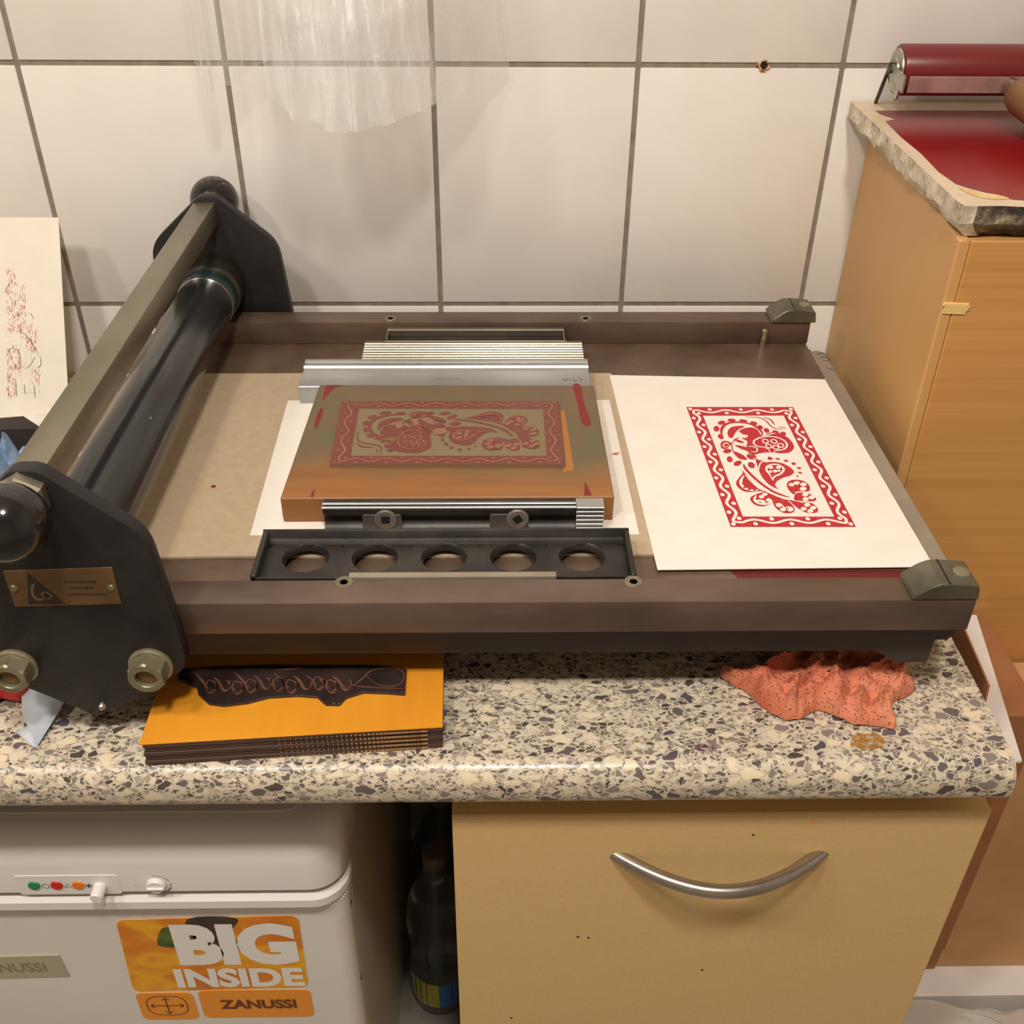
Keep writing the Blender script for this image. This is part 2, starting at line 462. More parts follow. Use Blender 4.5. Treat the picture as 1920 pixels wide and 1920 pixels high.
# ------------------------------------------------------------------ room shell
TW, TH, G = .2025, .2529, .0050
ZG = 1.2                                   # height of a grout line
X0, X1, YF, ZT = -1.35, 2.05, -2.7, 2.58
wall = struct('wall_back', MB().box(X0, X1, .0015, .12, 0, ZT), m_grout)
ROOT['wall_back'] = Vector((0,0,0))
def tile_mesh(w, h):
    b = MB().box(-w/2, w/2, 0, .008, -h/2, h/2, .0012, 2)
    return b
tm = None
for r in range(-5, 6):
    for c in range(-7, 11):
        xa, xb = max(c*TW, X0)+G/2, min((c+1)*TW, X1)-G/2
        za, zb = max(ZG+r*TH, 0)+G/2, min(ZG+(r+1)*TH, ZT)-G/2
        if xb-xa < .01 or zb-za < .01: continue
        full = abs(xb-xa-(TW-G)) < 1e-4 and abs(zb-za-(TH-G)) < 1e-4
        if full and tm:
            o = bpy.data.objects.new('tile', tm); COL.objects.link(o); o.parent = wall
        else:
            o = build('tile', tile_mesh(xb-xa, zb-za), m_tile, wall)
            if full: tm = o.data
        o.location = ((xa+xb)/2, 0, (za+zb)/2)
hb = MB()
for i in range(26):
    a = random.Random(i).random()*6.28; r = .002+.004*random.Random(i+50).random()
    px, pz = .7305+r*math.cos(a), 1.2005+r*math.sin(a)*.8
    hb.lathe([(0,0),(.0014,.0004),(.0016,.002)], (px,-.0022,pz), 'y', 6, m=(1 if i % 3 == 0 else 0))
hb.lathe([(0,-.0023),(.0036,-.0023),(.0036,.001)], (.7310,0,1.2012), 'y', 14, m=2)
o = build('drill_hole', hb, [mk('plug_crumb', (214,170,120), None, rough=.9), mk('plug_rust', (170,110,70), None, rough=.9), m_black], wall)
struct('wall_left', MB().box(X0-.12, X0, YF, .12, 0, ZT), m_plaster)
struct('wall_right', MB().box(X1, X1+.12, YF, .12, 0, ZT), m_plaster)
struct('wall_front', MB().box(X0-.12, X1+.12, YF-.12, YF, 0, ZT), m_plaster)
struct('floor', MB().box(X0-.12, X1+.12, YF-.12, .12, -.1, 0), m_floor)
struct('ceiling', MB().box(X0-.12, X1+.12, YF-.12, .12, ZT, ZT+.1), m_plaster)

# ------------------------------------------------------------------ worktop, drawer unit, freezer
ZC = .862; CB = .822
def counter_profile():
    p = [(-.328, CB), (-.328, ZC)]
    for i in range(9):
        a = math.radians(90+90*i/8); p.append((-.582+.018*math.cos(a), ZC-.018+.018*math.sin(a)))
    for i in range(9):
        a = math.radians(180+90*i/8); p.append((-.584+.016*math.cos(a), CB+.016+.016*math.sin(a)))
    return p
w = MB().prism(counter_profile(), 'x', X0+.003, .836, 0)
w.box(X0+.003, .822, -.328, -.001, CB, ZC)
o = build('worktop', w, m_terr, None, (0,-.3,CB), angle=50)
tag(o, 'speckled stone-effect laminate worktop with rounded front edge under the press', 'worktop')
def stain(name, cx, cy, r, col, seed, z=ZC, parent=None):
    rnd = random.Random(seed)
    pts = cat([(cx+r*(.6+.5*rnd.random())*math.cos(a), cy+r*.6*(.6+.5*rnd.random())*math.sin(a)) for a in [i*PI/4 for i in range(8)]], 3, True)
    return MB().fill(pts, lambda p: Vector((p[0], p[1], z+.00012)))
def stainmat(name, col, a):
    m = NT(name); tr = m.new('ShaderNodeBsdfTransparent'); m.set(lin(col), .4)
    mx = m.new('ShaderNodeMixShader')
    m.link(m.math('MULTIPLY', m.ramp(m.noise(150, 3), [(.35, (0,0,0,1)), (.6, (1,1,1,1))]), a), mx.inputs[0])
    m.link(tr.outputs[0], mx.inputs[1]); m.link(m.b.outputs[0], mx.inputs[2]); m.link(mx.outputs[0], m.out.inputs[0]); return m.m
wt = o
build('ochre_stain', stain('s', .735, -.572, .017, 0, 3), stainmat('ochre_stain', (190,130,40), .8), wt)
build('purple_stain', stain('s', .617, -.578, .009, 0, 4), stainmat('purple_stain', (120,70,110), .7), wt)

d = thing('drawer_unit', 'yellow laminate drawer unit with curved nickel handle below the worktop', 'cabinet', (.64,-.3,0))
build('body', MB().box(.433, .834, -.558, -.340, .02, CB-.001).box(.433, .818, -.340, -.02, .02, CB-.001), m_yeld, d)
fr = build('drawer_front', MB().box(.4310, .8440, -.578, -.559, .36, .789, .0012), m_yel, d)
build('drawer_front', MB().box(.4310, .8440, -.578, -.559, .03, .356, .0012), m_yel, d)
hp = []
for i in range(33):
    t = i/32; hp.append((.5560+.1695*t, -.5725-.0375*math.sin(PI*t)**.9, .7375))
hb = MB().tube(hp, .0056, 16)
build('handle', hb, m_handle, fr, angle=60)
for x, z, r in ((.5335,.630,.0014),(.5425,.6285,.0013),(.590,.713,.0012),(.645,.578,.0013),(.478,.503,.0013),(.664,.7635,.0012)):
    build('speck', MB().lathe([(0,-.0002),(r,-.0002),(r*.9,.0002)], (x,-.5780,z), 'y', 8), m_pen, fr)
build('paint_speck', MB().lathe([(0,-.0003),(.0022,-.0003),(.0018,.0002)], (.7085,-.578,.778), 'y', 9), mk('yellow_speck', (240,180,20), None, rough=.5), fr)

f = thing('freezer', 'white undercounter freezer with orange and yellow sticker and indicator lights', 'freezer', (.05,-.3,0))
FX0, FX1 = -.262, .336
def fz_outline(x1, yf, r, x0=FX0, yb=-.03):
    p = [(x0, yb), (x0, yf)]
    for i in range(8):
        a = math.radians(-90+90*i/7); p.append((x1-r+r*math.cos(a), yf+r+r*math.sin(a)))
    p.append((x1, yb)); return p
build('body', MB().prism(fz_outline(FX1-.006, -.515, .004), 'z', .03, .70), m_white, f)
dr = build('door', MB().prism(fz_outline(FX1, -.549, .014, yb=-.518), 'z', .05, .641, .002), m_white, f)
build('door_lip', MB().rings([[(x, y, z) for x, y in fz_outline(FX1+.002-i_, -.5575+i_, .030, yb=-.518)] for i_, z in ((.003,.6425),(0,.6450),(0,.6545),(.0025,.6570))]), m_wplast, f)
build('seal', MB().prism(fz_outline(FX1-.004, -.546, .026, yb=-.518), 'z', .655, .6680), mk('dark_seal', (70,62,54), None, rough=.8), f)
# fascia and lid: sloping rounded profile, swept round the right corner
fa = MB()
prof = [(.0020,.6640),(0,.6660),(0,.700),(.0015,.712),(.006,.722),(.013,.728),(.022,.7305)]
rings = []
for ins, z in prof:
    rings.append([(x, y, z) for x, y in fz_outline(FX1+.001-ins*.45, -.555+ins, .030)])
n = len(rings[0])
fa.add([p for r_ in rings for p in r_], [(k*n+i, k*n+(i+1) % n, (k+1)*n+(i+1) % n, (k+1)*n+i) for k in range(len(rings)-1) for i in range(n)] + [tuple((len(rings)-1)*n+i for i in range(n)), tuple(range(n))[::-1]])
fascia = build('control_fascia', fa, m_wplast, f, angle=40)
build('lid_inset', MB().prism(rrect(FX0+.02, FX1-.036, -.525, -.05, .012), 'z', .7306, .7316), m_white, f)
pnl = build('indicator_panel', MB().prism([(x, z) for x, z in rrect(.066, .151, .664, .689, .003)], 'y', -.5556, -.5545), m_wplast, fascia)
for x, mt_, nm in ((.0805, m_green, 'green_light'), (.0991, m_red, 'red_light'), (.1169, m_orl, 'orange_light')):
    build(nm, MB().lathe([(0,-.0012),(.0048,-.001),(.0052,0)], (x,-.5557,.6765), 'y', 20), mt_, fascia)
ic = MB(); gl = lambda p: Vector((p[0], -.55585, p[1]))
ic.stroke([(.0898+.0028*math.cos(a), .6755+.0028*math.sin(a)) for a in [i*PI/8 for i in range(17)]], .0005, gl, taper=False)
ic.stroke([(.0898,.6755),(.0898,.6775)], .0005, gl)
ic.stroke([(.1050,.6735),(.1110,.6735),(.1080,.6785),(.1050,.6735)], .0005, gl, taper=False); ic.stroke([(.108,.6745),(.108,.677)], .0006, gl)
for k in range(3):
    a = k*PI/3+.3; ic.stroke([(.1252-.003*math.cos(a), .6755-.003*math.sin(a)), (.1252+.003*math.cos(a), .6755+.003*math.sin(a))], .0008, gl, taper=False)
for a0, a1, wd in ((-140,-60,.0010),(-55,-20,.0008),(-10,5,.0007),(20,100,.0005)):
    ic.stroke([(.1815+.0118*math.cos(math.radians(a0+(a1-a0)*i/8)), .6765+.0118*math.sin(math.radians(a0+(a1-a0)*i/8))) for i in range(9)], wd, gl, taper=False)
ic.stroke([(.1635,.6757),(.1650,.6757)], .0009, gl)
build('panel_symbols', ic, m_pen, fascia)['kind'] = 'stuff'
build('switch_button', MB().lathe([(0,-.0125),(.0045,-.0125),(.0052,-.0115),(.0055,0)], (.1345,-.5556,.6745), 'y', 20), m_wplast, fascia)
dl = build('thermostat_dial', MB().lathe([(0,-.004),(.0072,-.004),(.008,-.003),(.0082,0)], (.1815,-.5556,.6765), 'y', 24), m_wplast, fascia)
build('dial_grip', MB().box(.1745, .1885, -.5615, -.5592, .6757, .6773, .0004), m_wplast, dl)
yd = -.5496
st = build('sticker', MB().prism(round_poly([(.1262,.5050),(.1335,.6175),(.2920,.6210),(.2893,.5092)], [.009]*4), 'y', yd, yd+.001), m_stkp, dr)
lf = MB(); g2 = lambda p: Vector((p[0], yd-.00012, p[1]))
lf.fill(cat([(.163,.580),(.170,.603),(.180,.606),(.196,.598),(.200,.585),(.190,.572),(.176,.575)], 4, True), g2)
lf.fill(cat([(.196,.6185),(.196,.590),(.206,.573),(.222,.566),(.234,.575),(.232,.600),(.238,.6190)], 4, True), g2, 1)
build('pepper_stalk', lf, [m_leaf, m_leafd], st)
tb = MB()
text_polys(tb, 'BIG', .1775, .2860, .5470, .6110, yd-.0003, .06)
text_polys(tb, 'INSIDE', .1690, .2868, .5110, .5420, yd-.0003, .045)
build('lettering', tb, m_wplast, st)
s2 = build('icon_sticker', MB().prism(rrect(.1265, .1800, .4560, .5020, .007), 'y', yd, yd+.001), m_stk, dr)
s3 = build('brand_sticker', MB().prism(rrect(.1850, .2900, .4580, .5050, .007), 'y', yd, yd+.001), m_stk, dr)
tb = MB(); text_polys(tb, 'ZANUSSI', .2030, .2750, .4735, .4890, yd-.0003, .04)
build('lettering', tb, m_stkt, s3)
ib = MB(); ib.stroke(rrect(.1345, .1720, .4640, .4960, .012)+[(.1720,.484)], .0012, g2, taper=False)
cx, cz = .1532, .480
for dx, dz in ((1,0),(-1,0),(0,1),(0,-1)):
    L = .0155 if dx else .0130
    ib.stroke([(cx,cz),(cx+dx*L,cz+dz*L)], .0014, g2, taper=False)
    for s_ in (-1,1): ib.stroke([(cx+dx*L,cz+dz*L),(cx+dx*(L-.0035)+dz*s_*.0035, cz+dz*(L-.0035)+dx*s_*.0035)], .0012, g2, taper=False)
build('arrow_icon', ib, m_stkt, s2)
bd = build('badge', MB().prism([(-.030,.529),(.0735,.532),(.0720,.566),(-.030,.563)], 'y', yd-.0006, yd+.001, .0002), m_badge, dr)
tb = MB(); text_polys(tb, 'ZANUSSI', -.010, .0560, .5405, .5545, yd-.0009, .012)
build('badge_lettering', tb, m_badged, bd)
for z in (.618, .50): build('side_screw', MB().lathe([(0,.0006),(.0022,.0006),(.003,0)], (FX1,-.535,z), 'x', 10), m_chrome, dr)

def bottle(name, label, cx, cy, h, r, lab):
    b = thing(name, label, 'bottle', (cx, cy, 0))
    prof = [(.0,.004),(r*.55,.0),(r*.92,.012),(r,.03),(r,.09),(r*.93,.10),(r*.93,.150),(r,.16),(r,.19),(r*.9,.225),(r*.6,.262),(r*.36,.282),(r*.33,h-.02)]
    build('body', MB().lathe(prof, (cx,cy,0), 'z', 28), m_pet, b, angle=60)
    build('cap', MB().lathe([(0,h),(.014,h),(.0155,h-.003),(.0155,h-.02),(0,h-.02)], (cx,cy,0), 'z', 20), mk('bottle_cap', (120,104,84), None, rough=.5), b)
    lb = MB()
    for k in range(24):
        a0, a1 = 2*PI*k/24, 2*PI*(k+1)/24
        rr = r*1.004
        z0, z1 = .033, .088
        lb.add([(cx+rr*math.cos(a), cy+rr*math.sin(a), z) for a, z in ((a0,z0),(a1,z0),(a1,z1),(a0,z1))], [(0,1,2,3)], lab[k % len(lab)])
    build('label', lb, [mk('label_yellow', (190,184,70), None, rough=.5), mk('label_blue', (60,120,190), None, rough=.5), mk('label_pale', (180,196,206), None, rough=.5)], b, angle=80)
    return b
bottle('plastic_bottle', 'clear plastic bottle with blue and yellow label between freezer and drawers', .386, -.262, .325, .0415, [2,2,0,0,0,0,1,1,1,1,2,2])
bottle('plastic_bottle', 'clear plastic bottle in the dark gap behind another bottle', .388, -.165, .325, .0400, [2,2,2,1])

# ------------------------------------------------------------------ proof press
BED = .95
RT = BED+.0247
m_screw = mk('screw_steel', (134,122,102), (104,94,78), 40, .4, .3)
m_stop = mk('stop_steel', (108,104,88), (84,80,66), 30, .35, .4)
p = thing('proof_press', 'tabletop proof press with brown steel bed, black side plates and ball-ended crossbar', 'printing press', (.42,-.31,ZC))
bed = build('bed_plate', MB().box(.056, .790, -.5225, -.0797, BED-.010, BED, .0006), m_iron, p)
ld = build('end_ledge', MB().prism([(.7903,-.1205),(.8045,-.1235),(.8085,-.5220),(.7903,-.5220)], 'z', BED-.012, BED-.0008, .0006), m_strip, p)
pen = MB(); gz = lambda q: Vector((q[0], q[1], BED-.0006))
for s_ in ([(.7915,-.1235),(.797,-.1222),(.8035,-.1255)], [(.7935,-.1290),(.799,-.1275),(.8045,-.1290),(.8050,-.1325)], [(.7965,-.1365),(.801,-.1340),(.8052,-.1375),(.8030,-.1425),(.7975,-.1410)], [(.797,-.157),(.8015,-.161),(.805,-.1645)]):
    pen.stroke(cat(s_, 5), .0012, gz)
build('pen_mark', pen, m_pen, ld)
build('ink_stain', MB().fill([(.640,-.484),(.776,-.484),(.770,-.505),(.705,-.507),(.648,-.505)], lambda q: Vector((q[0], q[1], BED+.0001))), m_stain, bed)
build('front_rail', MB().box(.118, .7945, -.548, -.5226, BED-.003, RT, .0012, 2), m_rail, p)
build('back_rail', MB().box(.118, .7910, -.1056, -.0797, BED+.0001, RT, .0012, 2), m_rail, p)
for x, y in ((.3594,-.5255), (.5609,-.5265), (.3579,-.0963), (.5591,-.0966)):
    s_ = build('rail_screw', MB().lathe([(.0,-.0002),(.0028,-.0002),(.0030,.0004),(.0062,.0006),(.0066,.0001),(.0066,-.001)], (x,y,RT), 'z', 20), m_screw, p)
    build('screw_socket', MB().lathe([(0,.0001),(.0029,.0001)], (x,y,RT), 'z', 6), m_black, s_)
bb = MB().prism([(.095,.9400),(.788,.9400),(.7838,.9252),(.7838,.9030),(.7815,.9003),(.7605,.9003),(.7420,.9122),(.155,.9122),(.137,.9003),(.113,.9003),(.095,.9122)], 'y', -.532, -.100, .0015)
build('base_frame', bb, m_base, p)
build('base_flange', MB().prism([(.095,.9400),(.7985,.9400),(.7940,.9285),(.7900,.9252),(.095,.9252)], 'y', -.5345, -.098, .001), m_base, p)
for x in (.16, .74):
    for y in (-.44, -.17):
        build('rubber_foot', MB().lathe([(0,0),(.013,0),(.016,.004),(.016,.0500),(0,.0500)], (x,y,ZC+.0004), 'z', 18), m_black, p)

PX = .183
half = [(.007,1.0940),(.0131,1.0890),(.0605,1.0440),(.0655,1.0385),(.0668,1.0300),(.0702,.9600),(.0696,.9380),(.0672,.9320),(.0382,.9100),(.0085,.8925)]
half = [(.0080,1.0930),(.0630,1.0445),(.0702,.9600),(.0700,.9310),(.0085,.8900)]
hrad = [.005,.014,.012,.010,.006]
poly = round_poly([(PX+x, z) for x, z in half] + [(PX-x, z) for x, z in half[::-1]], hrad+hrad[::-1])
def nut(cx, cz, y, s):
    """hex nut with washer on a face at y, pointing towards s*y"""
    w_ = MB().lathe([(0,0),(.0150,0),(.0150,s*.002),(.0138,s*.003),(0,s*.003)], (cx,y,cz), 'y', 26)
    def ring_(rad, h, hexa):
        out = []
        for i in range(36):
            a = 2*PI*i/36; q = rad*math.cos(PI/6)/math.cos((a % (PI/3))-PI/6) if hexa else rad
            out.append((cx+q*math.cos(a+PI/2), y+h, cz+q*math.sin(a+PI/2)))
        return out
    R_ = [ring_(.0132,s*.003,1), ring_(.0132,s*.0130,1), ring_(.0118,s*.0145,0), ring_(.0076,s*.0145,0), ring_(.0072,s*.0138,0), ring_(.0072,s*.006,0)]
    n_ = MB().rings(R_ if s > 0 else R_)
    return w_, n_
for (ya, yb, s) in ((-.5650,-.5530,-1), (-.0600,-.0720,1)):
    sp_ = build('side_plate', MB().prism(poly, 'y', ya, yb, .0012, 2), m_plate, p)
    for cx in (PX-.0452, PX+.0462):
        w_, n_ = nut(cx, .9352, ya, s)
        wo = build('washer', w_, m_nut, sp_); build('hex_nut', n_, m_nut, sp_, angle=25)
        build('stud_end', MB().lathe([(0,s*.011),(.0066,s*.011),(.0070,s*.004)], (cx,ya,.9352), 'y', 16), m_brass, sp_)
    build('dome_screw', MB().lathe([(0,s*.0035),(.0018,s*.003),(.0030,s*.0012),(.0032,0)], (.1875,ya,.8962), 'y', 14), m_chrome, sp_)
    ky = ya+s*.028
    build('knob_collar', MB().lathe([(0,0),(.0165,0),(.0165,s*.006),(.0145,s*.009),(0,s*.009)], (.1795,ya,1.0760), 'y', 6, rot=PI/6), m_bar, p, angle=25)
    kb = MB().lathe([(.0242*math.sin(PI*i/20), .0242*-math.cos(PI*i/20)) for i in range(21)], (.1795,ky,1.0755), 'y', 36)
    build('ball_knob', kb, m_knob, p, angle=80)
    if s < 0:
        npl = build('nameplate', MB().prism([(.1512,.9880),(.2208,.9900),(.2208,1.0205),(.1512,1.0180)], 'y', ya-.0010, ya+.0002, .0003), m_brass, sp_)
        pg = lambda q: Vector((q[0], ya-.00115, q[1])); pg2 = lambda q: Vector((q[0], ya-.00125, q[1]))
        lg = MB().fill([(.1605,.9905),(.1845,.9905),(.1665,1.0165)], pg)
        lg.stroke(cat([(.1735,.9960),(.1680,.9945),(.1655,.9985),(.1670,1.0055),(.1695,1.0080)], 5), .0017, pg2, 1)
        lg.stroke(cat([(.1735,.9945),(.1715,.9985),(.1735,1.0010),(.1775,.9975),(.1735,.9945)], 5), .0013, pg2, 1)
        rnd = random.Random(7)
        for z, xa, xb in ((1.0090,.1880,.2080), (1.0040,.1905,.2055), (.9985,.1875,.2130)):
            x = xa
            while x < xb:
                wl = .0006+.0012*rnd.random(); lg.stroke([(x,z),(x+wl,z)], .0016, pg, taper=False); x += wl+.0005
        build('engraved_logo', lg, [mk('engraving', (52,38,28), None, rough=.6), mk('logo_line', (120,98,72), None, rough=.5)], npl)
        for x in (.1548, .2168):
            build('plate_screw', MB().lathe([(0,-.0012),(.0020,-.0011),(.0026,0)], (x,ya-.001,1.0040), 'y', 14), m_nut, npl)
build('crossbar', MB().box(.1690, .1902, -.5532, -.0718, 1.0655, 1.0870, .0009, 2), m_bar, p)
RC = (.1800, -.32, 1.0045)
ro = build('impression_roller', MB().lathe([(0,-.232),(.0262,-.232),(.0272,-.230),(.0272,.226),(.0266,.227),(0,.227)], RC, 'y', 48), m_roll, p, angle=50)
for y0, y1, r_, mt_, nm in ((-.1270,-.1075,.0283,m_teal,'teal_ring'), (-.1070,-.0735,.0295,m_ring,'end_collar'), (-.1290,-.1275,.0279,m_chrome,'edge_ring'), (-.548,-.540,.0288,m_ring,'end_collar')):
    build(nm, MB().lathe([(0,y0+.32),(r_-.0006,y0+.32),(r_,y0+.3206),(r_,y1+.3194),(r_-.0006,y1+.32),(0,y1+.32)], RC, 'y', 48), mt_, ro, angle=50)
build('roller_fleck', MB().lathe([(.0004,0),(.0010,.0001),(.0012,0)], (.1978,-.385,1.0248), 'z', 8), m_paper, ro)
for ya, yb in ((-.5485,-.5205), (-.1085,-.0775)):
    zb = RT+.0003
    sb = MB().prism([(.7490,zb),(.7505,zb+.0035),(.7590,zb+.0105),(.7625,zb+.0125),(.7660,zb+.0140),(.7780,zb+.0140),(.7915,zb+.0125),(.7935,zb+.0105),(.7950,zb)], 'y', ya, yb, .0008)
    so = build('stop_block', sb, m_stop, p, angle=14)
    build('stop_groove', MB().box(.7715, .7728, ya+.0004, yb-.0004, zb+.0135, zb+.0142), m_black, so)
    ym = (ya+yb)/2
    build('stop_screw', MB().lathe([(0,.0010),(.0034,.0008),(.0056,.0004),(.0062,-.0010)], (.7845,ym,zb+.0138), 'z', 20), m_nut, so)
build('register_pin', MB().lathe([(0,0),(.0031,0),(.0031,.0195),(.0024,.0205),(0,.0205)], (.7418,-.1145,BED), 'z', 16), m_chrome, p)

# ------------------------------------------------------------------ sheets and blocks on the bed
rnd = random.Random(2)
cb = [(.1060,-.1735)] + [(.106+.4735*i/14, -.1732+.0009*(rnd.random()-.5)) for i in range(1, 14)] + [(.5795,-.1738)]
cb += [(.5845,-.4665)] + [(.5845-.4745*i/22, -.4662+.0016*(rnd.random()-.5)) for i in range(1, 22)] + [(.1100,-.4660)]
cb += [(.1075+.004*(rnd.random()-.5), -.466+.012*i) for i in range(1, 24)]
o = build('greyboard_sheet', MB().prism(cb, 'z', BED+.0001, BED+.0021), m_card, None, (.34,-.32,BED))
tag(o, 'large brown-grey cardboard sheet lying flat on the press bed', 'cardboard')
build('red_fleck', MB().lathe([(.0005,0),(.0018,.0001),(.0022,0)], (.2325,-.372,BED+.0022), 'z', 7), m_redpaint, o)
o = build('paper_sheet', MB().prism([(.2711,-.2287),(.5730,-.2290),(.5765,-.4412),(.2755,-.4406)], 'z', BED+.0022, BED+.0027), m_paper, None, (.42,-.33,BED+.0022))
tag(o, 'plain white paper sheet spread under the wooden printing block', 'paper')
sm = MB().stroke(cat([(.5600,-.3300),(.5670,-.3260),(.5735,-.3215)], 4), .004, lambda q: Vector((q[0], q[1], BED+.00285)))
build('ink_smear', sm, stainmat('red_smear', (200,60,60), .7), o)

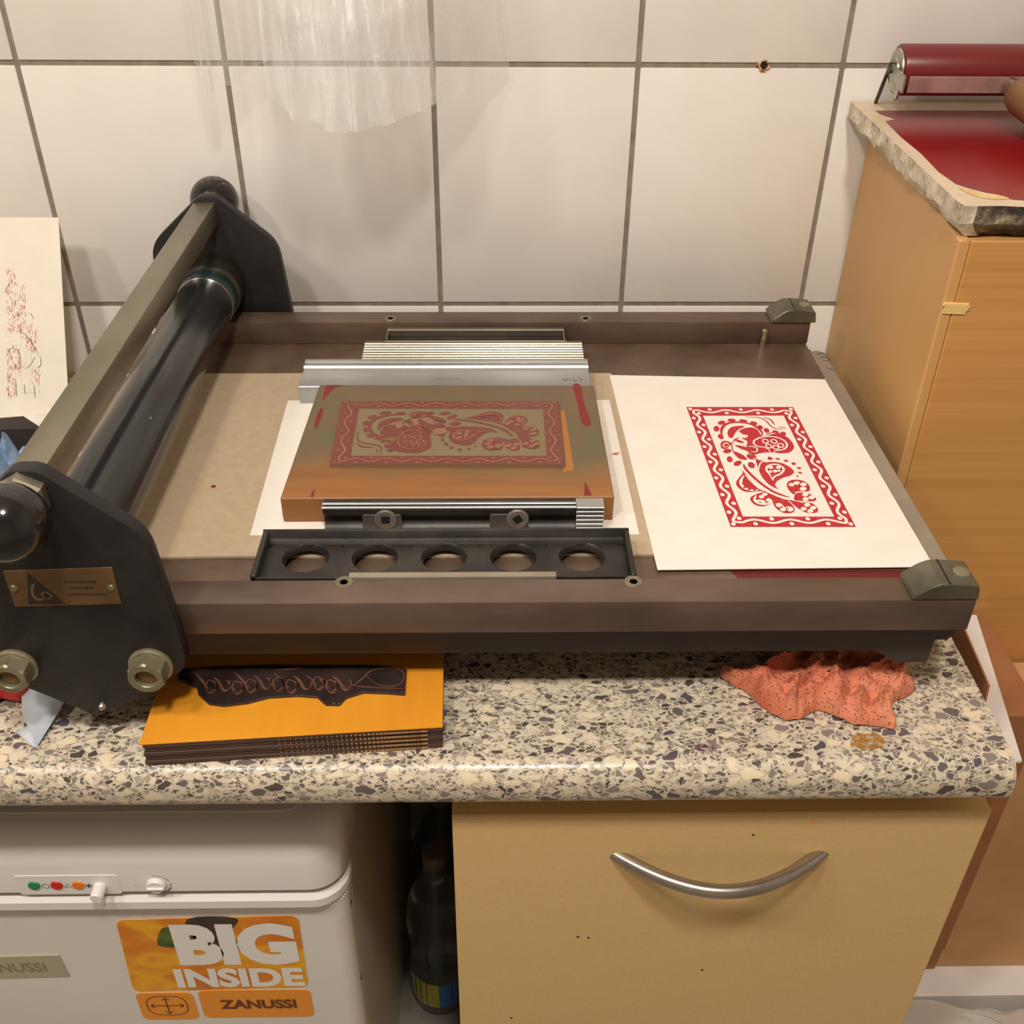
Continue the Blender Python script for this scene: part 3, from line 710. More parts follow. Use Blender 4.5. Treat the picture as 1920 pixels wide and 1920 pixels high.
DESIGN = [
('f',1,0,'30.6,27.7 29.6,30.1 27.6,32 25.3,32.7 23.7,32 23.2,30.1 24.2,27.7 26.2,25.8 28.5,25 30.1,25.8'),
('f',1,0,'40.7,24.4 39.6,26.2 37.5,27.3 35.2,27.3 33.6,26.2 33.3,24.4 34.4,22.6 36.5,21.5 38.8,21.5 40.4,22.6'),
('f',1,0,'51.3,26.3 50.2,27.5 48.1,27.9 45.9,27.2 44.3,25.9 44,24.3 45.1,23.1 47.2,22.8 49.5,23.4 51,24.8'),
('f',1,0,'59,31.4 57.7,33 55.9,33.4 54.2,32.4 53.2,30.4 53.4,28.2 54.6,26.5 56.5,26.2 58.2,27.2 59.2,29.2'),
('f',1,0,'62.2,39.4 60.9,40.6 59.5,40.4 58.5,38.9 58.3,36.6 58.9,34.4 60.1,33.2 61.5,33.4 62.5,34.9 62.8,37.2'),
('f',1,0,'21.9,42.2 20.2,44.2 18.5,44.5 17.4,42.9 17.3,40 18.2,37 19.9,34.9 21.6,34.7 22.7,36.3 22.8,39.2'),
('f',1,0,'22.7,56.6 21.3,57.9 19.8,57.4 18.7,55.5 18.5,52.7 19.3,50.2 20.7,48.9 22.2,49.4 23.3,51.4 23.5,54.2'),
('f',1,0,'66.7,44.7 65.3,46.4 63.7,46.6 62.5,45.2 62.1,42.8 62.8,40.3 64.2,38.6 65.8,38.4 67,39.8 67.4,42.2'),
('f',1,0,'75.1,46.1 74,47.4 72.3,47.9 70.6,47.2 69.5,45.8 69.5,44.1 70.5,42.7 72.3,42.3 74,42.9 75.1,44.4'),
('f',1,0,'80.7,49.5 79.5,51.1 77.9,51.6 76.4,50.7 75.8,48.9 76.1,46.8 77.3,45.2 78.9,44.7 80.3,45.5 81,47.4'),
('f',1,0,'25.7,77 24.5,79.2 22.4,80.9 20,81.3 18.3,80.3 17.9,78.2 19,75.9 21.2,74.2 23.6,73.9 25.3,74.9'),
('f',1,0,'23.4,88.1 23.5,91 22.5,93.9 21,95.7 19.4,95.7 18.3,94 18.3,91.1 19.2,88.2 20.8,86.4 22.4,86.3'),
('f',1,0,'30.3,95.1 29.5,97.7 27.5,100.1 25.1,101.5 23.2,101.3 22.5,99.6 23.3,97 25.3,94.6 27.7,93.1 29.7,93.3'),
('f',1,0,'39.7,103.3 38,105 36.2,104.9 34.9,103.1 34.6,100.2 35.5,97.3 37.1,95.6 39,95.7 40.3,97.5 40.6,100.4'),
('f',1,0,'17.6,68.3 19.6,62.7 23.9,60.3 28.5,64.2 27,67.4 21.8,73.7 18.1,73.7'),
('f',2,0,'25.5,66.5 24.7,68.9 23,70.7 21.2,71.3 19.8,70.4 19.5,68.4 20.4,66 22,64.2 23.9,63.6 25.2,64.5'),
('f',3,0,'25,67.2 24.3,68.8 23.1,70 21.7,70.5 20.6,69.9 20.4,68.6 21,67 22.3,65.8 23.7,65.3 24.7,65.9'),
('s',1,3,'22.4,53.9 23.4,44.2 27.9,34.2 36.1,28.5 46.5,28.4 54.9,33.1 59.4,43.1 59.1,51.2'),
('f',1,0,'28,53.1 29.2,44.1 34.3,36.7 42.5,34.4 46.5,35.7 40.2,40.7 35.3,47.3 30.9,55.5'),
('f',1,0,'39.5,44 44.9,39.1 52.2,37.3 56.8,41.4 58.5,52 64.9,47.1 74,46.7 80.6,54.3 82.9,64.7 81.2,73.4 75.4,80.1 68.4,81.2 60.4,79.9 51.9,80.5 46.2,83.3 42.3,82.4 39.3,77.5 40.7,68.1 43,61.8 39.9,57 38.4,52.2'),
('f',2,0,'35.1,48.1 39.9,45.7 41.6,49.7 45.6,50.8 44.3,54.6 40.2,55.7 36.6,53'),
('f',2,0,'30.3,61.9 35.8,60.2 41.1,62.6 41.3,67.3 36.9,69.7 31.6,67.4 30,65'),
('f',2,0,'27.1,74.5 32.4,71.3 38.3,78.3 38.4,81.4 32.4,82.2 28.3,78.3'),
('s',1,1,'30.2,64.2 33.9,68.2 38.6,69.7'),
('s',1,1.4,'33.5,61 36,62.6 38,65'),
('f',1,0,'27.8,80.6 31.6,82.2 34.9,87.5 35,92 30.4,90.6 28,86.8'),
('f',1,0,'38,82.9 42,83.7 44.2,86.7 40.3,90.5 36.8,88.3'),
('s',2,1.3,'41.1,69.7 46,70.4 48.8,74.3 46.4,79 41.6,78.3'),
('s',2,1.7,'58.8,79.7 58.7,75.1 55,71.2 49.5,69.6 48.3,62.5 53.6,56.6 62,53.3 70.3,54.4 76.1,60 76.8,67.9 72.8,74.2 67.1,76.6 64,77.4 61.7,79.7'),
('f',2,0,'61.9,62.7 60.6,64.6 58.7,65.2 57,64.2 56.2,62.1 56.5,59.6 57.9,57.7 59.8,57.2 61.5,58.1 62.3,60.3'),
('f',3,0,'60.9,62.2 60.1,63.3 58.9,63.5 57.9,62.9 57.3,61.7 57.5,60.2 58.3,59.1 59.5,58.8 60.6,59.4 61.1,60.7'),
('f',2,0,'69.5,63.2 68.1,65.1 66.2,65.6 64.5,64.7 63.7,62.5 64,60.1 65.4,58.2 67.3,57.6 69,58.6 69.8,60.7'),
('f',3,0,'68.5,62.6 67.6,63.7 66.5,64 65.4,63.4 64.9,62.1 65,60.6 65.9,59.6 67,59.3 68.1,59.9 68.6,61.1'),
('f',2,0,'73.8,69.8 72.4,71.7 70.6,72.2 68.9,71.3 68.1,69.2 68.4,66.7 69.8,64.9 71.7,64.3 73.4,65.2 74.2,67.4'),
('f',3,0,'72.8,69.2 72,70.3 70.8,70.6 69.8,70 69.2,68.7 69.4,67.3 70.3,66.2 71.4,65.9 72.5,66.5 73,67.8'),
('f',2,0,'62.8,71.1 61.4,73 59.5,73.5 57.9,72.6 57,70.5 57.4,68.1 58.7,66.2 60.6,65.6 62.3,66.6 63.1,68.7'),
('f',3,0,'61.8,70.6 61,71.6 59.8,71.9 58.7,71.3 58.2,70.1 58.4,68.6 59.2,67.5 60.3,67.3 61.4,67.9 62,69.1'),
('f',2,0,'68.6,73.1 67.2,75 65.3,75.5 63.7,74.6 62.8,72.5 63.2,70.1 64.6,68.2 66.4,67.6 68.1,68.6 68.9,70.7'),
('f',3,0,'67.6,72.6 66.8,73.6 65.6,73.9 64.5,73.3 64,72.1 64.2,70.6 65,69.6 66.2,69.3 67.2,69.9 67.8,71.1'),
('s',2,1.5,'58.9,52 61.7,51.2 72.2,47.1'),
('f',2,0,'45,86.7 47.3,82.4 51.7,81.3 55.3,83.6 53.2,92 47.2,92.8 44.9,90.5'),
('f',1,0,'43.5,91.3 48,92.8 50.6,95.8 57.4,95 65,97.2 70,103.5 71.7,110.6 67.3,116.4 58.9,120.5 52.4,126.5 50.4,132.4 51.8,137.1 45.8,130.8 42.7,120.8 42,110.6 42.5,101.8'),
('s',2,1.2,'53,92.7 48.3,95 44.6,100.3 41.7,109.2'),
('s',2,2,'49.8,124.8 49.9,116.4 48.7,109.9 49.8,104 53.6,100.3 59.6,99.3 63.5,103.2 63.3,108.4 58.9,114.2 53.5,117.9 50.8,122.2 49.8,124.8'),
('f',2,0,'55.6,104 54.8,105.4 53.5,106.2 52.2,106.2 51.4,105.4 51.3,104 52.1,102.6 53.4,101.7 54.7,101.7 55.5,102.6'),
('f',2,0,'57.6,109.9 56.9,111.1 55.7,111.9 54.5,111.9 53.7,111.2 53.7,109.9 54.4,108.6 55.5,107.8 56.8,107.8 57.5,108.6'),
('f',2,0,'62.1,104 61.4,105.4 60.1,106.2 58.7,106.2 57.9,105.4 57.9,104 58.6,102.6 59.9,101.7 61.2,101.7 62.1,102.5'),
('f',2,0,'53.1,110.6 52.5,111.8 51.4,112.5 50.3,112.5 49.6,111.8 49.6,110.6 50.2,109.4 51.3,108.7 52.4,108.7 53.1,109.4'),
('f',2,0,'60.5,109.1 60,110.1 59.1,110.7 58.2,110.7 57.6,110.1 57.6,109.1 58.1,108.2 59,107.6 59.9,107.6 60.5,108.2'),
('f',1,0,'58.6,90.3 57.6,91.6 55.9,92 54.3,91.4 53.2,90 53.2,88.5 54.2,87.2 55.9,86.8 57.5,87.4 58.6,88.8'),
('f',1,0,'64.8,91.1 64.1,91.8 63,91.9 61.8,91.5 61,90.7 60.9,89.8 61.6,89.1 62.7,88.9 63.9,89.4 64.7,90.2'),
('f',1,0,'71.3,94.1 70.6,95 69.4,95.2 68.2,94.8 67.4,93.9 67.4,92.8 68.1,91.9 69.3,91.7 70.5,92.1 71.3,93'),
('f',1,0,'76.5,98.6 75.7,99.7 74.6,100.1 73.5,99.7 72.9,98.7 73,97.3 73.7,96.2 74.9,95.8 76,96.2 76.6,97.2'),
('f',1,0,'79.4,105.6 78.7,106.4 77.6,106.7 76.5,106.3 75.8,105.4 75.8,104.3 76.5,103.5 77.6,103.2 78.7,103.6 79.4,104.5'),
('f',1,0,'78.3,112.9 77.7,113.6 76.6,113.7 75.5,113.4 74.8,112.6 74.8,111.7 75.4,111.1 76.5,110.9 77.5,111.3 78.3,112.1'),
('f',1,0,'73.9,117.8 73.5,118.3 72.8,118.4 72,118.1 71.6,117.6 71.5,117 71.9,116.6 72.6,116.5 73.4,116.7 73.8,117.3'),
('s',1,2.8,'31.4,98.8 31,104 33.7,115 39.2,128.6 45.9,139.9 53,146.1 57.8,148.9'),
('s',1,1.8,'27.9,108.4 30.5,121.5 35.1,135.7 43.7,145.4 52.1,152.2 59.4,154.3 65.1,156.4'),
('f',1,0,'27.5,107 27.5,112.1 20,123.6 17.9,129.3 18.6,134.9 22.1,140.2 28.2,141.2 35.6,139.8 37.8,140.5 34,133.6 30.8,123.6 28.4,115'),
('s',2,2.6,'27.3,116.5 22.9,125.1 22.4,132.1 25.2,137 31.1,138.9 34.6,137.8'),
('f',3,0,'27.7,123.6 27.2,124.5 26.5,125 25.7,125 25.2,124.5 25.1,123.6 25.6,122.8 26.3,122.3 27.1,122.3 27.6,122.8'),
('f',3,0,'25.3,128.6 24.9,129.5 24.1,130 23.3,130 22.8,129.5 22.8,128.6 23.2,127.8 24,127.3 24.8,127.3 25.3,127.8'),
('f',3,0,'25.2,134.3 24.8,135.1 24,135.6 23.2,135.6 22.7,135.1 22.7,134.3 23.1,133.4 23.8,132.9 24.6,132.9 25.1,133.4'),
('f',3,0,'28.4,137.5 28,138.3 27.2,138.8 26.4,138.8 25.9,138.3 25.9,137.5 26.3,136.6 27,136.1 27.8,136.1 28.3,136.7'),
('f',3,0,'32.6,138.2 32.1,139 31.4,139.5 30.6,139.5 30.1,139 30,138.2 30.5,137.4 31.2,136.8 32,136.8 32.5,137.4'),
('s',2,1.2,'28.8,115 31.3,125.1 35.2,135 38.8,139.9'),
('f',1,0,'24.9,150.1 29.6,145.4 36.7,141.9 40.5,142.6 47.1,147.5 50.4,152.9 42.9,151.5 40.2,157.6 32.5,162 26.9,159.6 24.8,155.6'),
('s',2,2.2,'31,146.1 28.1,151.5 29.1,156.9 34,158.9 39.2,156.9 42.2,152.9'),
('f',2,0,'37,148.1 36.2,149.6 34.9,150.5 33.5,150.4 32.6,149.6 32.6,148.1 33.4,146.7 34.7,145.8 36,145.8 36.9,146.7'),
('f',2,0,'40.6,144.7 39.8,146 38.5,146.8 37.2,146.8 36.3,146 36.2,144.7 36.9,143.4 38.2,142.6 39.6,142.6 40.5,143.4'),
('f',2,0,'41.6,152.9 40.9,154.3 39.5,155.2 38.2,155.2 37.3,154.3 37.3,152.9 38,151.5 39.4,150.6 40.7,150.6 41.6,151.5'),
('f',2,0,'29.3,152.9 34.8,152.9 36.3,156.3 32.7,158.3 29.1,156.9'),
('s',3,1.2,'29.8,155.6 32.9,157.2'),
('f',1,0,'43.3,150.2 49.7,152.7 55.9,155.7 57.7,165 54.2,170.6 47.2,170.9 43,165 42,158.3'),
('f',2,0,'48.6,160.3 47.7,161.9 46.2,162.9 44.7,162.8 43.7,161.9 43.6,160.3 44.5,158.8 46,157.8 47.6,157.8 48.5,158.8'),
('f',2,0,'50.3,166.3 49.4,167.9 47.9,168.8 46.4,168.8 45.4,167.9 45.3,166.3 46.2,164.8 47.7,163.8 49.2,163.8 50.2,164.8'),
('f',2,0,'56.5,166.4 55.5,168 53.9,169 52.3,169 51.3,168 51.2,166.3 52.1,164.7 53.7,163.7 55.4,163.7 56.4,164.7'),
('s',2,1.2,'43.5,158.3 47.5,158.1 49.9,163.7 53.4,162.4 56.9,163.7'),
('f',1,0,'57.1,154.3 65.1,156.4 73.6,157.1 76.5,163.8 75.4,169.1 70.7,171.3 64.5,169.7 59.6,162.4'),
('f',2,0,'72,159.7 71.1,161.3 69.6,162.3 68,162.3 67.1,161.3 67,159.7 67.9,158.2 69.5,157.2 71,157.2 72,158.2'),
('f',2,0,'75.6,164 74.7,165.6 73.2,166.5 71.6,166.5 70.7,165.6 70.6,164 71.6,162.5 73.1,161.5 74.6,161.5 75.6,162.5'),
('f',2,0,'67.5,165.3 66.6,166.9 65,167.8 63.5,167.8 62.5,166.9 62.5,165.3 63.4,163.8 64.9,162.8 66.4,162.8 67.4,163.8'),
('f',2,0,'72,168.4 71.1,170 69.6,170.9 68.1,170.9 67.1,169.9 67.1,168.4 68,166.9 69.5,165.9 71,165.9 72,166.9'),
('f',1,0,'65,142.7 72.9,142.7 77.5,146.1 79.3,151.4 75.8,154.6 67.3,154.1 60.8,152.3'),
('f',2,0,'74.3,145.2 73.4,146.8 71.9,147.8 70.3,147.8 69.3,146.8 69.3,145.2 70.2,143.6 71.8,142.6 73.3,142.6 74.3,143.6'),
('f',2,0,'78.5,149.2 77.6,150.8 76,151.7 74.5,151.7 73.5,150.8 73.4,149.2 74.4,147.6 75.9,146.6 77.5,146.6 78.5,147.6'),
('f',2,0,'72.9,151.6 72,153.2 70.4,154.2 68.9,154.2 67.9,153.2 67.9,151.6 68.8,150 70.3,149 71.9,149 72.9,150'),
('f',1,0,'60.6,129.3 65.3,123.9 72,122.9 77.5,126.5 78.8,133.6 75.6,140.3 66,140.3 62.4,144.7 59.9,137.8'),
('f',2,0,'66.7,130.5 65.8,132 64.4,132.9 62.9,132.9 62,132 61.9,130.5 62.8,129 64.2,128 65.7,128 66.7,129'),
('f',2,0,'72,127.9 71,129.5 69.5,130.5 67.9,130.5 66.9,129.5 66.8,127.9 67.8,126.3 69.3,125.3 70.9,125.3 71.9,126.3'),
('f',2,0,'77.2,130.1 76.2,131.8 74.5,132.8 72.8,132.8 71.8,131.8 71.7,130.1 72.7,128.4 74.4,127.3 76.1,127.3 77.1,128.4'),
('f',2,0,'75.2,136.7 74.2,138.5 72.4,139.6 70.7,139.6 69.5,138.5 69.5,136.7 70.5,134.9 72.3,133.8 74,133.8 75.2,134.9'),
('f',3,0,'30.6,67.9 36.2,69.4 40.6,72 46.4,74 47.5,76.2 40.1,77.5 34.2,74.1'),
('f',3,0,'27.5,78.8 31,80.9 34.5,85.5 35.8,91.6 32,91 28.8,86.8'),
('f',3,0,'31.5,58.7 34.2,57.8 38.8,61.8 39.5,64.2 34.9,63.7'),
('s',3,1,'29.1,63.4 27.2,71.3 27,78.3 27.1,85.2'),
('s',3,1,'37,54.6 32.7,58.7 28.9,64.2'),
('s',3,0.9,'38.6,80.6 42.2,82.9 44.6,86.7 42.8,90.5 38.6,91'),
('s',1,1.4,'50.6,18.5 62.6,19.6 68.1,25.5 70.8,35.5 75,39.6 83.4,40.7'),
('s',1,1.6,'67.2,18.6 73,23.7 74.4,33.5'),
('s',1,1.2,'76.7,36.3 83.7,37.9')
]
FR_IN = [(12.5,16.3), (87,16), (86.8,176), (13,175.8)]
def frame_wave():
    cu0, cu1, cv0, cv1 = 6.3, 93.6, 8.2, 182.4
    sides = [((cu0,cv0),(cu1,cv0),(0,-1),3), ((cu1,cv0),(cu1,cv1),(1,0),7), ((cu1,cv1),(cu0,cv1),(0,1),3), ((cu0,cv1),(cu0,cv0),(-1,0),7)]
    pts, dots = [], []
    for a, b, nrm, n_ in sides:
        k = n_*8
        for i in range(k):
            t = i/k; s_ = 2.3*math.cos(2*PI*n_*t)
            pts.append((a[0]+(b[0]-a[0])*t+nrm[0]*s_, a[1]+(b[1]-a[1])*t+nrm[1]*s_))
        for j in range(2*n_):
            t = j/(2*n_); s_ = -3.3*(1 if j % 2 == 0 else -1)
            if j == 0: dots.append((a[0]+(3 if a[0] < 50 else -3), a[1]+(4 if a[1] < 90 else -4))); continue
            dots.append((a[0]+(b[0]-a[0])*t+nrm[0]*s_, a[1]+(b[1]-a[1])*t+nrm[1]*s_))
    return pts, dots
def draw_design(fn, step, inner=False, lw=1.0):
    """fn(u,v,h) -> point; slots 0 printed surface, 1 reserved / carved lines"""
    mb = MB()
    o4 = [(0,0),(100,0),(100,190),(0,190)]
    mb.add([fn(u, v, step) for u, v in o4+FR_IN], [(i, (i+1) % 4, 4+(i+1) % 4, 4+i) for i in range(4)], 0)
    pts, dots = frame_wave(); pts = cat(pts, 2, True); pts.append(pts[0])
    mb.stroke(pts, 2.5*lw, lambda q: fn(q[0], q[1], step*2), 1, taper=False)
    for u, v in dots + [(3,4),(97,4),(97,186),(3,186)]:
        mb.fill([(u+1.9*lw*math.cos(a), v+2.3*lw*math.sin(a)) for a in [i*PI/5 for i in range(10)]], lambda q: fn(q[0], q[1], step*2), 1)
    for di, (k, l, w_, s_) in enumerate(DESIGN):
        P = [tuple(map(float, q.split(','))) for q in s_.split()]
        mi = 1 if l == 2 else 0
        g = lambda q, l=l, di=di: fn(q[0], q[1], step*l+di*6e-7)
        if k == 'f':
            mb.fill(cat(P, 4, True), g, mi)
        else:
            mb.stroke(cat(P, 6), w_*(lw if l == 2 else 1), g, mi)
    return mb
def flip_up(mb):
    for i, f_ in enumerate(mb.f):
        a, b, c_ = (mb.v[k] for k in f_[:3])
        if (b-a).cross(c_-a).z < 0: mb.f[i] = tuple(f_[::-1])
    return mb
# printed sheet
o = build('printed_sheet', MB().prism([(.5776,-.1794),(.7874,-.1889),(.7922,-.4835),(.5849,-.4858)], 'z', BED+.0023, BED+.0029), m_paper, None, (.68,-.33,BED))
tag(o, 'white paper sheet with red folk-pattern linocut print lying on the press bed', 'print')
TL, TR, BR, BL = (Vector(q) for q in ((.6434,-.2429,0),(.7432,-.2433,0),(.7479,-.4332,0),(.6493,-.4326,0)))
def pfn(u, v, h):
    a, b = u/100, v/190
    q = (TL*(1-a)+TR*a)*(1-b)+(BL*(1-a)+BR*a)*b
    return Vector((q.x, q.y, BED+.0029+h))
build('printed_motif', flip_up(draw_design(pfn, .00008)), [m_ink, m_paper], o)
# block with lino plate
BT = .9755
blk = thing('printing_block', 'stained orange wooden block carrying a red inked lino plate', 'printing block', (.4275,-.332,BED+.0028))
bx = MB().prism([(.2985,-.4235),(.5575,-.4225),(.5560,-.2420),(.3045,-.2400)], 'z', BED+.0028, BT, .0009)
build('wood_block', bx, m_block, blk)
gb = lambda q: Vector((q[0], q[1], BT+.00015))
for mk_ in (cat([(.5365,-.2425),(.5435,-.2425),(.5445,-.275),(.5475,-.300),(.5475,-.313),(.5430,-.316),(.5395,-.305),(.5385,-.275)], 3, True),
            [(.3100,-.2410),(.3265,-.2410),(.3220,-.2445),(.3185,-.2455),(.3145,-.2590),(.3115,-.2700),(.3105,-.2620)],
            cat([(.3110,-.285),(.3140,-.287),(.3130,-.312),(.3105,-.318),(.3095,-.300)], 3, True),
            [(.5340,-.4210),(.5360,-.4010),(.5395,-.4180),(.5400,-.4215)], [(.3215,-.4215),(.3225,-.4120),(.3240,-.4125),(.3240,-.4220)]):
    build('paint_mark', flip_up(MB().fill(mk_, gb)), m_redpaint, blk)
def lfn(u, v, h):
    a, b = u/100, v/190
    x = (.3289*(1-a)+.3312*a)*(1-b)+(.5217*(1-a)+.5208*a)*b
    y = (-.2752*(1-a)-.3795*a)*(1-b)+(-.2757*(1-a)-.3808*a)*b
    return Vector((x, y, BT+.0022+h))
e4 = [lfn(u, v, 0) for u, v in ((0,0),(100,0),(100,190),(0,190))]
lin_ = build('lino_plate', MB().prism([(q.x, q.y) for q in e4], 'z', BT+.0001, BT+.0022), m_linog, blk)
lin_['label'] = 'reddish-brown carved lino plate'
build('carved_relief', flip_up(draw_design(lfn, .00022, lw=.62)), [m_linos, m_linoc], lin_)
o = build('orange_residue', flip_up(MB().fill([(.5222,-.290),(.5262,-.288),(.5275,-.340),(.5285,-.378),(.5275,-.386),(.520,-.388),(.5195,-.382),(.5225,-.380)], gb)), mk('orange_wood', (168,106,48), None, rough=.5), blk)

# printers' furniture behind the block
def furn(name, label, prof, x0, x1, mat_, base, end=None):
    t = thing(name, label, 'spacer bar', ((x0+x1)/2, sum(q[0] for q in prof)/len(prof), base))
    build('bar', MB().prism(prof, 'x', x0, x1, .0003), mat_, t, angle=20)
    return t
b0 = BED+.0023
t = furn('spacing_bar', 'wide pale aluminium spacing bar touching the wooden block', [(-.2345,b0),(-.2345,.9695),(-.2335,.9705),(-.2025,.9700),(-.2000,.9715),(-.1985,.9735),(-.1965,.9735),(-.1955,.9705),(-.1930,.9705),(-.1920,.9735),(-.1890,.9740),(-.1850,.9735),(-.1812,.9715),(-.1812,b0)], .2835, .5545, m_alu, b0)
tm_ = MB()
rnd = random.Random(5)
for i in range(14):
    x = .408+.0018*i; tm_.stroke([(x,-.2195),(x+.0012,-.2195)], .0008+.0008*rnd.random(), lambda q: Vector((q[0], q[1], .97055)))
for s_ in ([(.5285,-.2175),(.5300,-.2230),(.5330,-.2205),(.5310,-.2180)], [(.5350,-.2180),(.5365,-.2240)], [(.5385,-.2170),(.5400,-.2245),(.5425,-.2210)], [(.5440,-.2175),(.5465,-.2240)]):
    tm_.stroke(cat(s_, 4), .0005, lambda q: Vector((q[0], q[1], .97055)))
build('scratch', tm_, m_pen, t)['kind'] = 'stuff'
pr_ = [(-.1770,BED+.0002)]
for i in range(7):
    y = -.1770+.0048*i; pr_ += [(y+.0002,.9688+.0003*i), (y+.0014,.9700+.0003*i), (y+.0026,.9692+.0003*i), (y+.0034,.9664+.0003*i), (y+.0044,.9664+.0003*i)]
pr_ += [(-.1432,.9712),(-.1418,.9712),(-.1415,BED+.0002)]
furn('spacing_bar', 'ridged shiny aluminium spacing bar between two other spacing bars', pr_, .3360, .5520, m_alu2, BED+.0002)
t = thing('spacing_bar', 'short dark hollow spacing bar with bright rim along the back rail', 'spacer bar', (.446,-.124,BED+.0002))
x0, x1, y0, y1 = .3555, .5362, -.1375, -.1075
build('bar', MB().box(x0, x1, y0, y1, BED+.0002, .9630), m_cast, t)
rb = MB()
rb.box(x0-.001, x1+.001, y0, y0+.002, .9630, .9690, .0003); rb.box(x0, x1, -.1140, y1, .9630, .9700, .0003)
rb.box(x0, x0+.0018, y0, y1, .9630, .9690, .0003); rb.box(x1-.0018, x1, y0, y1, .9630, .9690, .0003)
build('rim', rb, m_alu2, t)
# quoin bar in front of the block
t = thing('quoin_bar', 'dark cast metal quoin bar with two square-holed washers before the block', 'quoin', (.44,-.431,BED+.0028))
x0, x1 = .3325, .5270; z0 = BED+.0028
q = MB()
q.box(x0, x1, -.4300, -.4240, z0, .9748)                          # back web
q.box(x0, x1, -.4372, -.4300, .9695, .9748, .0006)                # top flange
for a, b in ((x0+.060,x0+.128), (x0,x0+.030), (x0+.158,x1)):      # sloping bottoms of the pockets
    q.prism([(-.4300,z0),(-.4368,z0),(-.4366,z0+.0015),(-.4345,z0+.0025),(-.4315,z0+.0055),(-.4302,z0+.0100)], 'x', a, b)
build('body', q, m_cast, t, angle=30)
m_boss = mk('worn_iron', (104,97,90), (82,76,70), 30, .4, .4)
for a, b in ((x0+.030,x0+.060), (x0+.128,x0+.158)): build('boss', MB().box(a, b, -.4368, -.4300, z0, .9697, .0010), m_boss, t)
rg = MB()
for i in range(2): rg.box(x0-.0005, x1, -.4375+.0052*i, -.4350+.0052*i, .9748, .9760, .0003)
build('top_ridge', rg, m_alu, t)
for cx, rot in ((.3805,0), (.4820,.6)):
    wo = build('washer', MB().lathe([(0,0),(.0085,0),(.0085,-.0012),(.0075,-.0020),(.0046,-.0020)], (cx,-.4370,.9655), 'y', 28), mk('worn_steel', (150,142,132), (120,113,104), 40, .4, .4), t)
    build('square_socket', MB().lathe([(0,-.0021),(.0046,-.0021),(.0046,-.001)], (cx,-.4370,.9655), 'y', 4, rot=PI/4+rot), m_black, wo)
eb = MB().box(.5272, .5485, -.4360, -.4245, z0, .9752)
for i in range(6): eb.box(.5272, .5485, -.4372, -.4358, z0+.0008+.0038*i, z0+.0034+.0038*i, .0003)
build('ridged_end', eb, m_alu, t)
# bar with five round holes
t = thing('five_hole_bar', 'black cast bar with five round holes lying against the front rail', 'spacer bar', (.428,-.486,BED+.0022))
x0, x1, ya, yb = .2915, .5650, -.5140, -.4590
fl = MB(); zf = .9625; zl = .9575
cx0 = .427; R5 = .0160; pitch5 = .0508; yc = -.4825
cells = [x0+.004]+[cx0+pitch5*(i-1.5) for i in range(4)]+[x1-.004]
for i in range(5):
    cx = cx0+pitch5*(i-2); N = 32
    xa, xb, y0, y1 = cells[i], cells[i+1], ya+.002, -.4660
    o_, c_, b_ = [], [], []
    for k in range(N):
        a = 2*PI*k/N; ca, sa = math.cos(a), math.sin(a)
        tx = ((xb-cx)/ca if ca > 0 else (xa-cx)/ca) if abs(ca) > 1e-6 else 9
        ty = ((y1-yc)/sa if sa > 0 else (y0-yc)/sa) if abs(sa) > 1e-6 else 9
        tt = min(tx, ty)
        o_.append((cx+tt*ca, yc+tt*sa, zf)); c_.append((cx+R5*ca, yc+R5*sa, zf-.0006)); b_.append((cx+(R5-.0008)*ca, yc+(R5-.0008)*sa, zl))
    md = [(cx+(R5+.0012)*math.cos(2*PI*k/N), yc+(R5+.0012)*math.sin(2*PI*k/N), zf+.0006) for k in range(N)]
    lo = [(q_[0], q_[1], zl) for q_ in o_]
    rings_ = [lo, o_, md, c_, b_, lo]
    vs = [v for r_ in rings_[:5] for v in r_]
    fs = [(r_*N+k, r_*N+(k+1) % N, (r_+1)*N+(k+1) % N, (r_+1)*N+k) for r_ in range(4) for k in range(N)] + [(4*N+k, 4*N+(k+1) % N, (k+1) % N, k) for k in range(N)]
    fl.add(vs, fs)
# rim walls
fl.prism([(yb,BED+.0022),(yb,.9722),(yb-.0018,.9722),(yb-.0040,.9660),(-.4668,zf),(-.4668,zl),(yb-.003,BED+.0022)], 'x', x0, x1, .0004)
fl.box(x0, x1, ya, ya+.0022, BED+.0002, .9690, .0005)
for a, b in ((x0, x0+.0042), (x1-.0042, x1)): fl.box(a, b, ya, yb, BED+.0022, .9715, .0008)
build('body', fl, m_cast, t, angle=40)
o = build('steel_strip', MB().box(.3620, .5075, -.5205, -.5150, BED+.0002, .9752, .0004), m_strip, None, (.435,-.518,BED))
tag(o, 'thin grey metal strip wedged between five-hole bar and front rail', 'spacer bar')

# ------------------------------------------------------------------ tall cabinet with litho stone and brayer
CT = 1.1415
c = thing('tall_cabinet', 'tall beech-effect wooden cabinet carrying the rough stone slab', 'cabinet', (1.08,-.16,0))
build('side_panel', MB().prism([(.8250,-.3150),(.8480,-.004),(.8580,-.004),(.8345,-.3150)], 'z', .02, CT, .0015), m_woods, c)
build('body', MB().box(.868, 1.398, -.300, -.004, .02, CT), m_woods, c)
fp = build('front_panel', MB().box(.8350, 1.400, -.3150, -.3005, .05, CT-.001, .001), m_woodf, c)
pl = MB(); rnd = random.Random(11)
for i in range(4):
    z = 1.0805+.0022*i
    pl.prism([(.8235+.019*rnd.random()*.2+.0012, z), (.8470-.004*rnd.random(), z-.0008), (.8480-.003*rnd.random(), z+.0018), (.8255+.003*rnd.random(), z+.0026)], 'y', -.3162-.0003*i, -.3145)
